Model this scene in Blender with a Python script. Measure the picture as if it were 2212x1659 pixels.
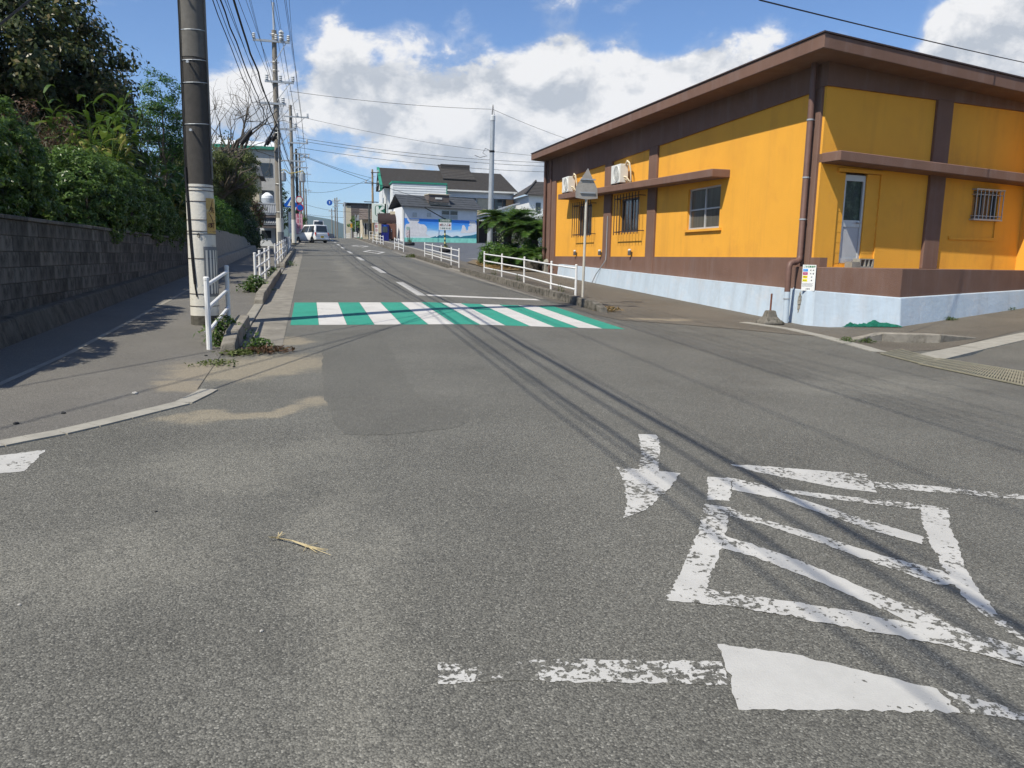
import bpy, bmesh, math, random
import numpy as np
from mathutils import Vector, Matrix
random.seed(7); RNG = np.random.default_rng(7)
for o in list(bpy.data.objects): bpy.data.objects.remove(o)
SC = bpy.context.scene
COL = SC.collection

# ------------------------------------------------------------------ camera
YAW, PITCH, ROLL, FPX, EYE = math.radians(14.8), math.radians(9.3), math.radians(1.0), 1655.0, 1.45
_f = np.array([math.sin(YAW)*math.cos(PITCH), math.cos(YAW)*math.cos(PITCH), -math.sin(PITCH)])
_r0 = np.array([math.cos(YAW), -math.sin(YAW), 0.0]); _u0 = np.cross(_r0, _f)
_r = _r0*math.cos(ROLL)+_u0*math.sin(ROLL); _u = _u0*math.cos(ROLL)-_r0*math.sin(ROLL)
CAMP = np.array([0, 0, EYE])
cd = bpy.data.cameras.new('camera'); cam = bpy.data.objects.new('camera', cd); COL.objects.link(cam)
cd.sensor_fit = 'HORIZONTAL'; cd.sensor_width = 36; cd.lens = 36*FPX/2212; cd.clip_start = .05; cd.clip_end = 9000
m = Matrix.Identity(4)
for i in range(3):
    m[i][0], m[i][1], m[i][2], m[i][3] = _r[i], _u[i], -_f[i], CAMP[i]
cam.matrix_world = m
SC.camera = cam
SC.render.resolution_x, SC.render.resolution_y = 1024, 768

# ------------------------------------------------------------------ light
SUNV = Vector((1, .6, -1.53)).normalized()             # direction the sunlight travels
sd = bpy.data.lights.new('sun', 'SUN'); sd.energy = 5.0; sd.angle = math.radians(.53); sd.color = (1, .94, .82)
so = bpy.data.objects.new('sun', sd); COL.objects.link(so); so.location = (-30, -20, 60)
so.rotation_euler = (-SUNV).to_track_quat('Z', 'Y').to_euler()
W = bpy.data.worlds.new('World'); SC.world = W; W.use_nodes = True
W.cycles.sampling_method = 'MANUAL'; W.cycles.sample_map_resolution = 512
SC.view_settings.view_transform = 'Standard'; SC.view_settings.look = 'None'
SC.view_settings.exposure = .3; SC.view_settings.gamma = 1
SC.render.engine = 'CYCLES'
SC.cycles.use_denoising = True; SC.cycles.use_adaptive_sampling = True; SC.cycles.adaptive_threshold = .02
SC.cycles.max_bounces = 5; SC.cycles.diffuse_bounces = 3; SC.cycles.glossy_bounces = 3; SC.cycles.transparent_max_bounces = 8; SC.cycles.transmission_bounces = 3
SC.cycles.caustics_reflective = SC.cycles.caustics_refractive = False

def build_world():
    nt = W.node_tree; N = nt.nodes; L = nt.links; N.clear()
    out = N.new('ShaderNodeOutputWorld'); bg = N.new('ShaderNodeBackground'); bg.inputs[1].default_value = .065
    L.new(bg.outputs[0], out.inputs[0])
    sky = N.new('ShaderNodeTexSky'); sky.sky_type = 'NISHITA'; sky.sun_disc = False
    to = -SUNV
    sky.sun_elevation = math.asin(to.z); sky.sun_rotation = math.atan2(to.x, to.y)
    sky.air_density = 1.0; sky.dust_density = 0.0; sky.ozone_density = 1.0; sky.altitude = 20
    tc = N.new('ShaderNodeTexCoord')
    def vm(op, a, b=None):
        n = N.new('ShaderNodeVectorMath'); n.operation = op
        for i, x in enumerate((a, b)):
            if x is None: continue
            if hasattr(x, 'node'): L.new(x, n.inputs[i])
            else: n.inputs[i].default_value = x
        return n.outputs['Value'] if op == 'DOT_PRODUCT' else n.outputs[0]
    def mt(op, a, b=0.0, clamp=False):
        n = N.new('ShaderNodeMath'); n.operation = op; n.use_clamp = clamp
        for i, x in enumerate((a, b)):
            if hasattr(x, 'node'): L.new(x, n.inputs[i])
            else: n.inputs[i].default_value = x
        return n.outputs[0]
    def ss(x, a, b):
        n = N.new('ShaderNodeMapRange'); n.interpolation_type = 'SMOOTHSTEP'; L.new(x, n.inputs[0])
        n.inputs[1].default_value = a; n.inputs[2].default_value = b; return n.outputs[0]
    d = vm('NORMALIZE', tc.outputs['Generated'])
    # banks of cumulus: directions (azimuth from +Y, elevation, half width, weight) measured from the picture
    def blob(px, py, rad, wt):
        v = _f+_r*(px-1106)/FPX-_u*(py-829.5)/FPX; v = v/np.linalg.norm(v)
        return (Vector(v), rad, wt)
    blobs = [blob(820, 200, .085, .42), blob(950, 190, .085, .42), blob(1080, 195, .085, .42), blob(1210, 205, .085, .42), blob(1340, 205, .075, .4), blob(700, 150, .055, .36), blob(730, 230, .07, .36),
             blob(1270, 90, .07, .36), blob(1390, 105, .05, .3), blob(1580, 125, .06, .48), blob(1660, 110, .045, .42), blob(1530, 170, .06, .5), blob(1480, 230, .07, .45), blob(2040, 110, .05, .45), blob(2200, 110, .07, .5), blob(2120, 70, .065, .46), blob(2260, 60, .1, .5), blob(480, 60, .035, .26), blob(500, 200, .07, .38), blob(520, 290, .09, .42),
             blob(880, 300, .09, .46), blob(1010, 310, .09, .46), blob(1120, 290, .08, .46), blob(1400, 280, .09, .46), blob(1250, 300, .08, .46), blob(1130, 380, .05, .34), blob(870, 65, .035, .3), blob(1000, 55, .035, .26), blob(740, 55, .03, .14), blob(1460, 190, .05, .36), blob(740, 330, .06, .22), blob(760, 430, .03, .2), blob(390, 140, .03, .1),
             blob(-900, 100, .3, .35), blob(3100, 100, .3, .35)]
    blue = [blob(950, 30, .13, -.2), blob(1010, 40, .07, -.4), blob(1430, 30, .12, -.2), blob(250, 60, .16, -.5), blob(1750, 20, .14, -.4), blob(680, 420, .09, -.2), blob(700, 330, .05, -.1)]
    def noise(dv, det):
        nz = N.new('ShaderNodeTexNoise'); nz.inputs['Scale'].default_value = 11; nz.inputs['Detail'].default_value = det; nz.inputs['Roughness'].default_value = .6; nz.inputs['Distortion'].default_value = .2
        mp = N.new('ShaderNodeMapping'); mp.inputs['Scale'].default_value = (1, 1, 1.5); mp.inputs['Location'].default_value = (.7, 3.1, .4)
        L.new(dv, mp.inputs[0]); L.new(mp.outputs[0], nz.inputs['Vector'])
        return mt('MULTIPLY', mt('SUBTRACT', nz.outputs[0], .5), 2.5)
    bl = None
    for v, rad, wt in blobs+blue:
        n = N.new('ShaderNodeVectorMath'); n.operation = 'DISTANCE'; L.new(d, n.inputs[0]); n.inputs[1].default_value = tuple(v)
        mr = N.new('ShaderNodeMapRange'); mr.interpolation_type = 'SMOOTHSTEP'; L.new(n.outputs['Value'], mr.inputs[0])
        for i, q in enumerate((rad*1.25, rad*.15, 0., wt*.9)): mr.inputs[i+1].default_value = q
        bl = mr.outputs[0] if bl is None else mt('ADD', bl, mr.outputs[0])
    n1 = noise(d, 8); d1 = mt('ADD', n1, bl)
    d2 = mt('ADD', noise(vm('NORMALIZE', vm('ADD', d, (-.018, -.01, .034))), 5), bl)
    cov = mt('MAXIMUM', ss(d1, .14, .52), mt('MULTIPLY', ss(d1, -.05, .4), .3))
    cov = mt('MULTIPLY', cov, ss(vm('DOT_PRODUCT', d, (0, 0, 1)), -.02, .05))
    lit = mt('ADD', mt('MULTIPLY', mt('SUBTRACT', d1, d2), 2.0), .55, True)
    lit = mt('ADD', lit, mt('MULTIPLY', ss(d1, .75, .25), .22), True)
    cc = N.new('ShaderNodeMix'); cc.data_type = 'RGBA'; L.new(lit, cc.inputs[0])
    cc.inputs[6].default_value = (7.0, 7.4, 7.9, 1); cc.inputs[7].default_value = (12.5, 12.3, 12.0, 1)
    mx = N.new('ShaderNodeMix'); mx.data_type = 'RGBA'; L.new(mt('MULTIPLY', cov, .94), mx.inputs[0]); hs = N.new('ShaderNodeMix'); hs.data_type = 'RGBA'; hs.blend_type = 'MULTIPLY'; hs.inputs[0].default_value = 1; L.new(sky.outputs[0], hs.inputs[6]); hs.inputs[7].default_value = (1.08, 1.34, 1.74, 1); L.new(hs.outputs[2], mx.inputs[6]); L.new(cc.outputs[2], mx.inputs[7])
    L.new(mx.outputs[2], bg.inputs[0])
build_world()

# ------------------------------------------------------------------ terrain height and sight helpers
def _ss(a, b, t):
    t = min(max((t-a)/(b-a), 0), 1); return t*t*(3-2*t)
def G(x, y):
    if y < -60: g = -1.98
    elif y < 30: g = .033*y
    elif y < 90: g = .033*y+.00006*(y-30)**2
    elif y < 157: g = 3.186+.0402*(y-90)-.00045*(y-90)**2
    elif y < 200: g = 3.859-.0201*(y-157)
    else: g = 2.995
    if x > 2.4: g += (1-_ss(28, 68, y))*(.05*min(max(x-10.3, 0), 7)-.036*(min(x, 10.3)-2.4))
    return g
def ray(px, py): return _f+_r*(px-1106)/FPX-_u*(py-829.5)/FPX
def gp(px, py):
    """ground point under a spot of the surveyed picture"""
    d = ray(px, py); t = .5
    h = lambda t: (CAMP+d*t)[2]-G(*(CAMP+d*t)[:2])
    while h(t) > 0 and t < 160: t += .25
    lo, hi = t-.25, t
    for _ in range(30):
        k = (lo+hi)/2
        if h(k) > 0: lo = k
        else: hi = k
    return CAMP+d*hi
def aty(px, py, y): d = ray(px, py); return CAMP+d*(y/d[1])
def atx(px, py, x): d = ray(px, py); return CAMP+d*(x/d[0])
def C7(*p): return p

# ------------------------------------------------------------------ object helpers
def lin(r, g, b):
    f = lambda c: (c/255/12.92) if c/255 <= .04045 else ((c/255+.055)/1.055)**2.4
    return (f(r), f(g), f(b))
def thing(name, label, cat, loc=(0, 0, 0), rz=0, group=None):
    o = bpy.data.objects.new(name, None); COL.objects.link(o); o.empty_display_size = .2
    o.location = loc; o.rotation_euler = (0, 0, rz); o['label'] = label; o['category'] = cat
    if group: o['group'] = group
    return o
def tag(o, label=None, cat=None, group=None, kind=None):
    for k, x in (('label', label), ('category', cat), ('group', group), ('kind', kind)):
        if x: o[k] = x
    return o
def link(name, me, mat=None, parent=None, loc=None, rot=None, smooth=False):
    o = bpy.data.objects.new(name, me); COL.objects.link(o)
    if mat is not None and not me.materials: me.materials.append(mat)
    if parent: o.parent = parent
    if loc is not None: o.location = loc
    if rot is not None: o.rotation_euler = rot
    if smooth: me.shade_smooth()
    return o
def copy_tree(o, parent=None):
    c = o.copy(); COL.objects.link(c); c.parent = parent
    for ch in o.children: copy_tree(ch, c)
    return c
class MB:
    def __init__(s): s.v = []; s.f = []
    def add(s, vs, fs):
        n = len(s.v); s.v += [tuple(map(float, p)) for p in vs]; s.f += [tuple(i+n for i in f) for f in fs]; return s
    def hexa(s, p):
        return s.add(p, [(0, 3, 2, 1), (4, 5, 6, 7), (0, 1, 5, 4), (1, 2, 6, 5), (2, 3, 7, 6), (3, 0, 4, 7)])
    def box(s, x0, x1, y0, y1, z0, z1):
        return s.hexa([(x0, y0, z0), (x1, y0, z0), (x1, y1, z0), (x0, y1, z0), (x0, y0, z1), (x1, y0, z1), (x1, y1, z1), (x0, y1, z1)])
    def cbox(s, c, d, rz=0):
        R = Matrix.Rotation(rz, 3, 'Z'); c = Vector(c); h = [x/2 for x in d]
        return s.hexa([tuple(c+R@Vector((sx*h[0], sy*h[1], sz*h[2]))) for sz in (-1, 1) for sx, sy in ((-1, -1), (1, -1), (1, 1), (-1, 1))])
    def tube(s, pts, r, n=8, cap=True):
        pts = [Vector(p) for p in pts]; k = len(pts); rs = r if isinstance(r, (list, tuple)) else [r]*k
        ref = None; base = len(s.v)
        for i, p in enumerate(pts):
            t = (pts[min(i+1, k-1)]-pts[max(i-1, 0)]).normalized()
            if ref is None: ref = t.orthogonal().normalized()
            a = (ref-t*ref.dot(t)).normalized(); b = t.cross(a); ref = a
            for j in range(n):
                q = 2*math.pi*j/n; s.v.append(tuple(p+(a*math.cos(q)+b*math.sin(q))*rs[i]))
        for i in range(k-1):
            for j in range(n):
                a0 = base+i*n+j; a1 = base+i*n+(j+1) % n
                s.f.append((a0, a1, a1+n, a0+n))
        if cap:
            s.f.append(tuple(base+j for j in reversed(range(n)))); s.f.append(tuple(base+(k-1)*n+j for j in range(n)))
        return s
    def lathe(s, prof, n=20, c=(0, 0, 0)):
        base = len(s.v)
        for r, z in prof:
            for j in range(n):
                q = 2*math.pi*j/n; s.v.append((c[0]+r*math.cos(q), c[1]+r*math.sin(q), c[2]+z))
        for i in range(len(prof)-1):
            for j in range(n):
                a0 = base+i*n+j; a1 = base+i*n+(j+1) % n; s.f.append((a0, a1, a1+n, a0+n))
        s.f.append(tuple(base+j for j in reversed(range(n)))); s.f.append(tuple(base+(len(prof)-1)*n+j for j in range(n)))
        return s
    def prism(s, poly, fn, t0, t1):
        """poly 2-D; fn(a, b, t) -> point; extruded from t0 to t1"""
        n = len(poly); vs = [fn(a, b, t0) for a, b in poly]+[fn(a, b, t1) for a, b in poly]
        return s.add(vs, [tuple(reversed(range(n))), tuple(range(n, 2*n))]+[(i, (i+1) % n, (i+1) % n+n, i+n) for i in range(n)])
    def mesh(s, name='mesh', bevel=0, seg=1):
        me = bpy.data.meshes.new(name); me.from_pydata(s.v, [], s.f)
        bm = bmesh.new(); bm.from_mesh(me); bmesh.ops.recalc_face_normals(bm, faces=bm.faces)
        if bevel:
            ed = [e for e in bm.edges if len(e.link_faces) == 2 and e.calc_face_angle(0) > .5]
            bmesh.ops.bevel(bm, geom=ed, offset=bevel, segments=seg, affect='EDGES', profile=.6)
        bm.to_mesh(me); bm.free(); me.update(); return me
    def build(s, name, mat, parent=None, bevel=0, seg=1, smooth=False, loc=None, rot=None):
        return link(name, s.mesh(name, bevel, seg), mat, parent, loc, rot, smooth)
def B(): return MB()
def auto(o, deg=35):
    o.data.shade_smooth()
    try: o.data.set_sharp_from_angle(angle=math.radians(deg))
    except Exception: pass
    return o
def text_mesh(s, size, ext=.002):
    cu = bpy.data.curves.new('lettering', 'FONT'); cu.body = s; cu.size = size; cu.extrude = ext; cu.align_x = 'CENTER'; cu.align_y = 'CENTER'; cu.resolution_u = 3
    o = bpy.data.objects.new('lettering', cu); COL.objects.link(o); bpy.context.view_layer.update()
    me = bpy.data.meshes.new_from_object(o.evaluated_get(bpy.context.evaluated_depsgraph_get())); bpy.data.objects.remove(o); return me
def text(name, s, size, mat, parent, loc, rot=(math.pi/2, 0, 0)):
    me = text_mesh(s, size); me.materials.clear(); return link(name, me, mat, parent, loc, rot)
def ground_poly(name, pts, dz, mat, parent=None, world=False, grid=None):
    """flat piece of ground from surveyed outline, draped on the terrain"""
    P = [np.array(p[:2]) for p in pts] if world else [gp(*p)[:2] for p in pts]
    bm = bmesh.new(); vs = [bm.verts.new((p[0], p[1], 0)) for p in P]; bm.faces.new(vs)
    ys = [p[1] for p in P]; xs = [p[0] for p in P]
    cuts = [((2.4, 0, 0), (1, 0, 0))]
    if max(ys) > 30: cuts += [((0, y, 0), (0, 1, 0)) for y in np.arange(30, min(max(ys), 220), 4)]
    if max(xs) > 10.3: cuts += [((10.3, 0, 0), (1, 0, 0)), ((17.3, 0, 0), (1, 0, 0))]
    if max(ys) > 28 and max(xs) > 2.4: cuts += [((x, 0, 0), (1, 0, 0)) for x in np.arange(4, max(xs), 3)]
    for co, no in cuts:
        bmesh.ops.bisect_plane(bm, geom=bm.verts[:]+bm.edges[:]+bm.faces[:], plane_co=co, plane_no=no)
    bmesh.ops.triangulate(bm, faces=[f for f in bm.faces if len(f.verts) > 4])
    for w in bm.verts: w.co.z = G(w.co.x, w.co.y)+dz
    bmesh.ops.recalc_face_normals(bm, faces=bm.faces)
    if bm.faces and sum(f.normal.z for f in bm.faces) < 0: bmesh.ops.reverse_faces(bm, faces=bm.faces)
    me = bpy.data.meshes.new(name); bm.to_mesh(me); bm.free()
    return link(name, me, mat, parent)
def ribbon(name, pts, w, dz, mat, parent=None, h=None):
    """strip of width w along world points on the ground; h gives it a body"""
    P = [Vector((p[0], p[1])) for p in pts]; b = B(); L_, R_ = [], []
    for i, p in enumerate(P):
        t = (P[min(i+1, len(P)-1)]-P[max(i-1, 0)]).normalized(); n = Vector((-t.y, t.x))*w/2
        L_.append(p+n); R_.append(p-n)
    for i in range(len(P)-1):
        q = [R_[i], R_[i+1], L_[i+1], L_[i]]
        z = [G(a.x, a.y) for a in q]
        if h is None: b.add([(a.x, a.y, zz+dz) for a, zz in zip(q, z)], [(0, 1, 2, 3)])
        else: b.hexa([(a.x, a.y, zz-.1) for a, zz in zip(q, z)]+[(a.x, a.y, zz+h) for a, zz in zip(q, z)])
    return b.build(name, mat, parent)

# ------------------------------------------------------------------ materials
def mat(name, col, rough=.75, *a, grime=None, **k):
    m = mat0(name, col, rough, *a, **k)
    if grime:
        sx, st, gc = grime; nt = m.node_tree; N = nt.nodes; L = nt.links; p = N['Principled BSDF']; src = p.inputs['Base Color'].links[0].from_socket
        tc = N.new('ShaderNodeTexCoord'); mp = N.new('ShaderNodeMapping'); mp.inputs['Scale'].default_value = (sx, sx, sx*.09); L.new(tc.outputs['Object'], mp.inputs[0]); nz = N.new('ShaderNodeTexNoise'); nz.inputs['Scale'].default_value = 1; nz.inputs['Detail'].default_value = 7; nz.inputs['Roughness'].default_value = .7; L.new(mp.outputs[0], nz.inputs['Vector'])
        r = N.new('ShaderNodeMapRange'); r.inputs[1].default_value = .5; r.inputs[2].default_value = .78; r.inputs[4].default_value = st; L.new(nz.outputs[0], r.inputs[0]); mx = N.new('ShaderNodeMix'); mx.data_type = 'RGBA'; L.new(r.outputs[0], mx.inputs[0]); L.new(src, mx.inputs[6]); mx.inputs[7].default_value = (*gc, 1); L.new(mx.outputs[2], p.inputs['Base Color'])
    return m
def mat0(name, col, rough=.75, var=.12, scale=3.0, bump=.15, bscale=40, metal=0, col2=None, spots=None, rnd=0, spec=.3, streak=0, trans=0):
    m = bpy.data.materials.new(name); m.use_nodes = True; nt = m.node_tree; N = nt.nodes; L = nt.links
    p = N['Principled BSDF']; p.inputs['Roughness'].default_value = rough; p.inputs['Metallic'].default_value = metal; p.inputs['Specular IOR Level'].default_value = spec
    tc = N.new('ShaderNodeTexCoord'); co = tc.outputs['Object']
    nz = N.new('ShaderNodeTexNoise'); nz.inputs['Scale'].default_value = scale; nz.inputs['Detail'].default_value = 6; nz.inputs['Roughness'].default_value = .62
    if streak:
        mp = N.new('ShaderNodeMapping'); mp.inputs['Scale'].default_value = (streak, streak, .35); L.new(co, mp.inputs[0]); L.new(mp.outputs[0], nz.inputs['Vector'])
    else: L.new(co, nz.inputs['Vector'])
    rp = N.new('ShaderNodeMapRange'); rp.inputs[1].default_value = .3; rp.inputs[2].default_value = .7; L.new(nz.outputs[0], rp.inputs[0])
    mx = N.new('ShaderNodeMix'); mx.data_type = 'RGBA'; L.new(rp.outputs[0], mx.inputs[0])
    c2 = col2 or tuple(c*(1+var) for c in col); c1 = col if col2 else tuple(c*(1-var) for c in col)
    mx.inputs[6].default_value = (*c1, 1); mx.inputs[7].default_value = (*c2, 1); out = mx.outputs[2]
    if spots:
        sc, lo, hi, sc_col = spots
        n2 = N.new('ShaderNodeTexNoise'); n2.inputs['Scale'].default_value = sc; n2.inputs['Detail'].default_value = 8; n2.inputs['Roughness'].default_value = .7; L.new(co, n2.inputs['Vector'])
        r2 = N.new('ShaderNodeMapRange'); r2.inputs[1].default_value = lo; r2.inputs[2].default_value = hi; L.new(n2.outputs[0], r2.inputs[0])
        m2 = N.new('ShaderNodeMix'); m2.data_type = 'RGBA'; L.new(r2.outputs[0], m2.inputs[0]); L.new(out, m2.inputs[6]); m2.inputs[7].default_value = (*sc_col, 1); out = m2.outputs[2]
    if rnd:
        oi = N.new('ShaderNodeObjectInfo'); rr = N.new('ShaderNodeMapRange'); L.new(oi.outputs['Random'], rr.inputs[0]); rr.inputs[3].default_value = 1-rnd; rr.inputs[4].default_value = 1+rnd
        hv = N.new('ShaderNodeHueSaturation'); L.new(rr.outputs[0], hv.inputs['Value']); L.new(out, hv.inputs['Color']); out = hv.outputs[0]
    L.new(out, p.inputs['Base Color'])
    if bump:
        n3 = N.new('ShaderNodeTexNoise'); n3.inputs['Scale'].default_value = bscale; n3.inputs['Detail'].default_value = 4; L.new(co, n3.inputs['Vector'])
        bp = N.new('ShaderNodeBump'); bp.inputs['Strength'].default_value = bump; bp.inputs['Distance'].default_value = .02; L.new(n3.outputs[0], bp.inputs['Height']); L.new(bp.outputs[0], p.inputs['Normal'])
    if trans: p.inputs['Transmission Weight'].default_value = trans
    return m
def leaf_mat(name, c1, c2, c3=None, rough=.45, tr=.25):
    m = bpy.data.materials.new(name); m.use_nodes = True; nt = m.node_tree; N = nt.nodes; L = nt.links
    p = N['Principled BSDF']; p.inputs['Roughness'].default_value = rough; p.inputs['Specular IOR Level'].default_value = .35
    g = N.new('ShaderNodeNewGeometry'); r = N.new('ShaderNodeValToRGB'); L.new(g.outputs['Random Per Island'], r.inputs[0])
    e = r.color_ramp.elements; e[0].color = (*c1, 1); e[1].color = (*(c3 or c2), 1); k = e.new(.55); k.color = (*c2, 1)
    if c3: e[1].position = .93; k.position = .75
    L.new(r.outputs[0], p.inputs['Base Color'])
    t = N.new('ShaderNodeBsdfTranslucent'); L.new(r.outputs[0], t.inputs[0])
    mx = N.new('ShaderNodeMixShader'); mx.inputs[0].default_value = tr; L.new(p.outputs[0], mx.inputs[1]); L.new(t.outputs[0], mx.inputs[2]); L.new(mx.outputs[0], N['Material Output'].inputs[0])
    return m
def ground_mat(name, dark=.075, light=.115, tint=(1, 1, .97), sand=(), worn=None, paint=None, fine=1.0, pale=()):
    """asphalt: aggregate at stone size, tar mottling, sandy stains at given spots; worn paint on top when asked"""
    m = bpy.data.materials.new(name); m.use_nodes = True; nt = m.node_tree; N = nt.nodes; L = nt.links
    p = N['Principled BSDF']; p.inputs['Specular IOR Level'].default_value = .25
    co = N.new('ShaderNodeTexCoord').outputs['Object']
    def noise(s, d=5, r=.6, dist=0):
        n = N.new('ShaderNodeTexNoise'); n.inputs['Scale'].default_value = s; n.inputs['Detail'].default_value = d; n.inputs['Roughness'].default_value = r; n.inputs['Distortion'].default_value = dist; L.new(co, n.inputs['Vector']); return n.outputs[0]
    def rng(x, a, b, c=0., e=1.):
        n = N.new('ShaderNodeMapRange'); L.new(x, n.inputs[0])
        for i, q in enumerate((a, b, c, e)): n.inputs[i+1].default_value = q
        return n.outputs[0]
    def mixc(f, a, b, mode='MIX'):
        n = N.new('ShaderNodeMix'); n.data_type = 'RGBA'; n.blend_type = mode
        for i, x in ((0, f), (6, a), (7, b)):
            if hasattr(x, 'node'): L.new(x, n.inputs[i])
            else: n.inputs[i].default_value = x if i == 0 else (*x, 1)
        return n.outputs[2]
    def mth(op, a, b=0., cl=False):
        n = N.new('ShaderNodeMath'); n.operation = op; n.use_clamp = cl
        for i, x in ((0, a), (1, b)):
            if hasattr(x, 'node'): L.new(x, n.inputs[i])
            else: n.inputs[i].default_value = x
        return n.outputs[0]
    vor = N.new('ShaderNodeTexVoronoi'); vor.inputs['Scale'].default_value = 150*fine; L.new(co, vor.inputs['Vector'])
    sep = N.new('ShaderNodeSeparateColor'); L.new(vor.outputs['Color'], sep.inputs[0])
    st = sep.outputs[0]
    T = lambda v: tuple(v*t for t in tint)
    base = mixc(rng(noise(.8, 7, .65), .3, .7), T(dark), T(light))
    stone = mixc(st, T(.58), T(1.44))
    c = mixc(1.0, base, stone, 'MULTIPLY')
    bright = rng(st, .93, .97)
    c = mixc(mth('MULTIPLY', bright, .42), c, (.33, .32, .28))
    gap = rng(vor.outputs['Distance'], .55, .8)
    c = mixc(mth('MULTIPLY', gap, .45), c, (.02, .02, .02))
    sx = N.new('ShaderNodeSeparateXYZ'); L.new(co, sx.inputs[0])
    if sand or pale:
        wn = N.new('ShaderNodeTexNoise'); wn.inputs['Scale'].default_value = 1.3; wn.inputs['Detail'].default_value = 3; L.new(co, wn.inputs['Vector'])
        w1 = N.new('ShaderNodeVectorMath'); w1.operation = 'SUBTRACT'; L.new(wn.outputs['Color'], w1.inputs[0]); w1.inputs[1].default_value = (.5, .5, .5)
        w2 = N.new('ShaderNodeVectorMath'); w2.operation = 'MULTIPLY_ADD'; L.new(w1.outputs[0], w2.inputs[0]); w2.inputs[1].default_value = (1.1, 1.1, 0); L.new(co, w2.inputs[2]); warp = w2.outputs[0]
    def spot(x, y, rx, ry, ang=0):
        mp = N.new('ShaderNodeMapping'); mp.vector_type = 'TEXTURE'; mp.inputs['Location'].default_value = (x, y, 0); mp.inputs['Rotation'].default_value = (0, 0, ang); mp.inputs['Scale'].default_value = (rx, ry, 1e4); L.new(warp, mp.inputs[0])
        le = N.new('ShaderNodeVectorMath'); le.operation = 'LENGTH'; L.new(mp.outputs[0], le.inputs[0])
        return rng(le.outputs['Value'], 1.0, .15)
    def spots(lst, ns=5.5, amp=2.4, gain=1.0):
        s = None
        for a in lst:
            k = spot(*a); s = k if s is None else mth('MAXIMUM', s, k)
        k = mth('ADD', mth('MULTIPLY', s, gain), mth('MULTIPLY', mth('SUBTRACT', noise(ns, 5, .75), .5), amp))
        return mth('MULTIPLY', rng(k, .22, 1.0), rng(s, 0, .5))
    if pale: c = mixc(mth('MULTIPLY', spots(pale, 3), .28), c, mixc(1.0, (.235, .228, .205), stone, 'MULTIPLY'))
    if sand: c = mixc(mth('MULTIPLY', spots(sand, 7, 2.0, 1.5), .66), c, mixc(.6, (.265, .23, .17), mixc(1.0, (.27, .235, .175), stone, 'MULTIPLY')))
    if paint:
        wr = mth('ADD', mth('MULTIPLY', noise(34, 6, .62, .1), .8), mth('MULTIPLY', noise(2.6, 5), .7))
        k = rng(wr, worn, worn+.022)
        pc = mixc(rng(noise(7, 6), .3, .7), tuple(q*.88 for q in paint), paint)
        pc = mixc(mth('MULTIPLY', gap, .12), pc, (.3, .3, .3)); pc = mixc(mth('MULTIPLY', rng(noise(1.7, 6, .7), .42, .72), .38), pc, tuple(q*.55 for q in paint))
        c = mixc(k, c, pc)
    L.new(c, p.inputs['Base Color'])
    L.new(rng(st, 0, 1, .62, .9), p.inputs['Roughness'])
    bp = N.new('ShaderNodeBump'); bp.inputs['Strength'].default_value = .1 if paint else .5; bp.inputs['Distance'].default_value = .006; bp.invert = True; L.new(vor.outputs['Distance'], bp.inputs['Height']); L.new(bp.outputs[0], p.inputs['Normal'])
    return m
def glass_mat(name, col=(.03, .035, .04), rough=.06):
    m = bpy.data.materials.new(name); m.use_nodes = True; p = m.node_tree.nodes['Principled BSDF']
    p.inputs['Base Color'].default_value = (*col, 1); p.inputs['Roughness'].default_value = rough; p.inputs['Specular IOR Level'].default_value = .6; return m
M = {}
M['road'] = ground_mat('asphalt', .104, .144, (1, .985, .915), sand=[(*gp(560, 790)[:2], 1.5, .9, .5), (*gp(480, 805)[:2], 1.0, .8, .3), (*gp(610, 738)[:2], .5, .6), (*gp(680, 870)[:2], .4, .4), (*gp(520, 895)[:2], .8, .2, .35)],
                       pale=[(*gp(760, 1300)[:2], .35, 2.2), (*gp(560, 1000)[:2], 1.3, .9, .3), (*gp(1900, 830)[:2], 2.6, .8, .2), (1.2, 30, .4, 18), (4.0, 30, .4, 18), (*gp(200, 1200)[:2], 1.0, .7)])
M['patch'] = ground_mat('asphalt_patch', .102, .128, (1, .985, .915), fine=1.4)
M['pave'] = ground_mat('pavement_asphalt', .125, .165, (1, .97, .91), fine=1.3, sand=[(*gp(450, 800)[:2], .8, .9, .3), (*gp(415, 840)[:2], .5, .4)])
M['pave_r'] = ground_mat('brownish_pavement', .1, .15, (1, .94, .84), fine=1.3, sand=[(*gp(1420, 690)[:2], 1.2, .4, .1), (*gp(1250, 600)[:2], .6, 4)])
M['lot'] = ground_mat('parking_lot_asphalt', .085, .12, (.97, 1, 1.06), fine=.8)
M['white'] = ground_mat('worn_white_paint', .102, .142, (1, .985, .915), paint=(.475, .465, .435), worn=.68)
M['white_solid'] = ground_mat('solid_white_paint', .102, .142, (1, .985, .915), paint=(.44, .432, .405), worn=.575)
M['white_torn'] = ground_mat('flaking_white_paint', .102, .142, (1, .985, .915), paint=(.475, .465, .435), worn=.742)
M['xgreen'] = ground_mat('green_road_paint', .102, .142, (1, .985, .915), paint=(.028, .27, .19), worn=.55)
M['xwhite'] = ground_mat('crossing_white_paint', .102, .142, (1, .985, .915), paint=(.55, .535, .505), worn=.55)
M['conc'] = mat('weathered_concrete', (.25, .235, .20), .9, .2, 5, .4, 60, spots=(2.5, .55, .75, (.1, .095, .08)))
M['conc_pale'] = mat('pale_concrete', (.29, .275, .235), .9, .15, 6, .35, 80, spots=(9, .6, .8, (.2, .18, .15)))
M['gutter'] = mat('gutter_concrete', (.21, .195, .165), .9, .25, 4, .4, 70, spots=(3, .5, .8, (.12, .11, .09)))
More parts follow.
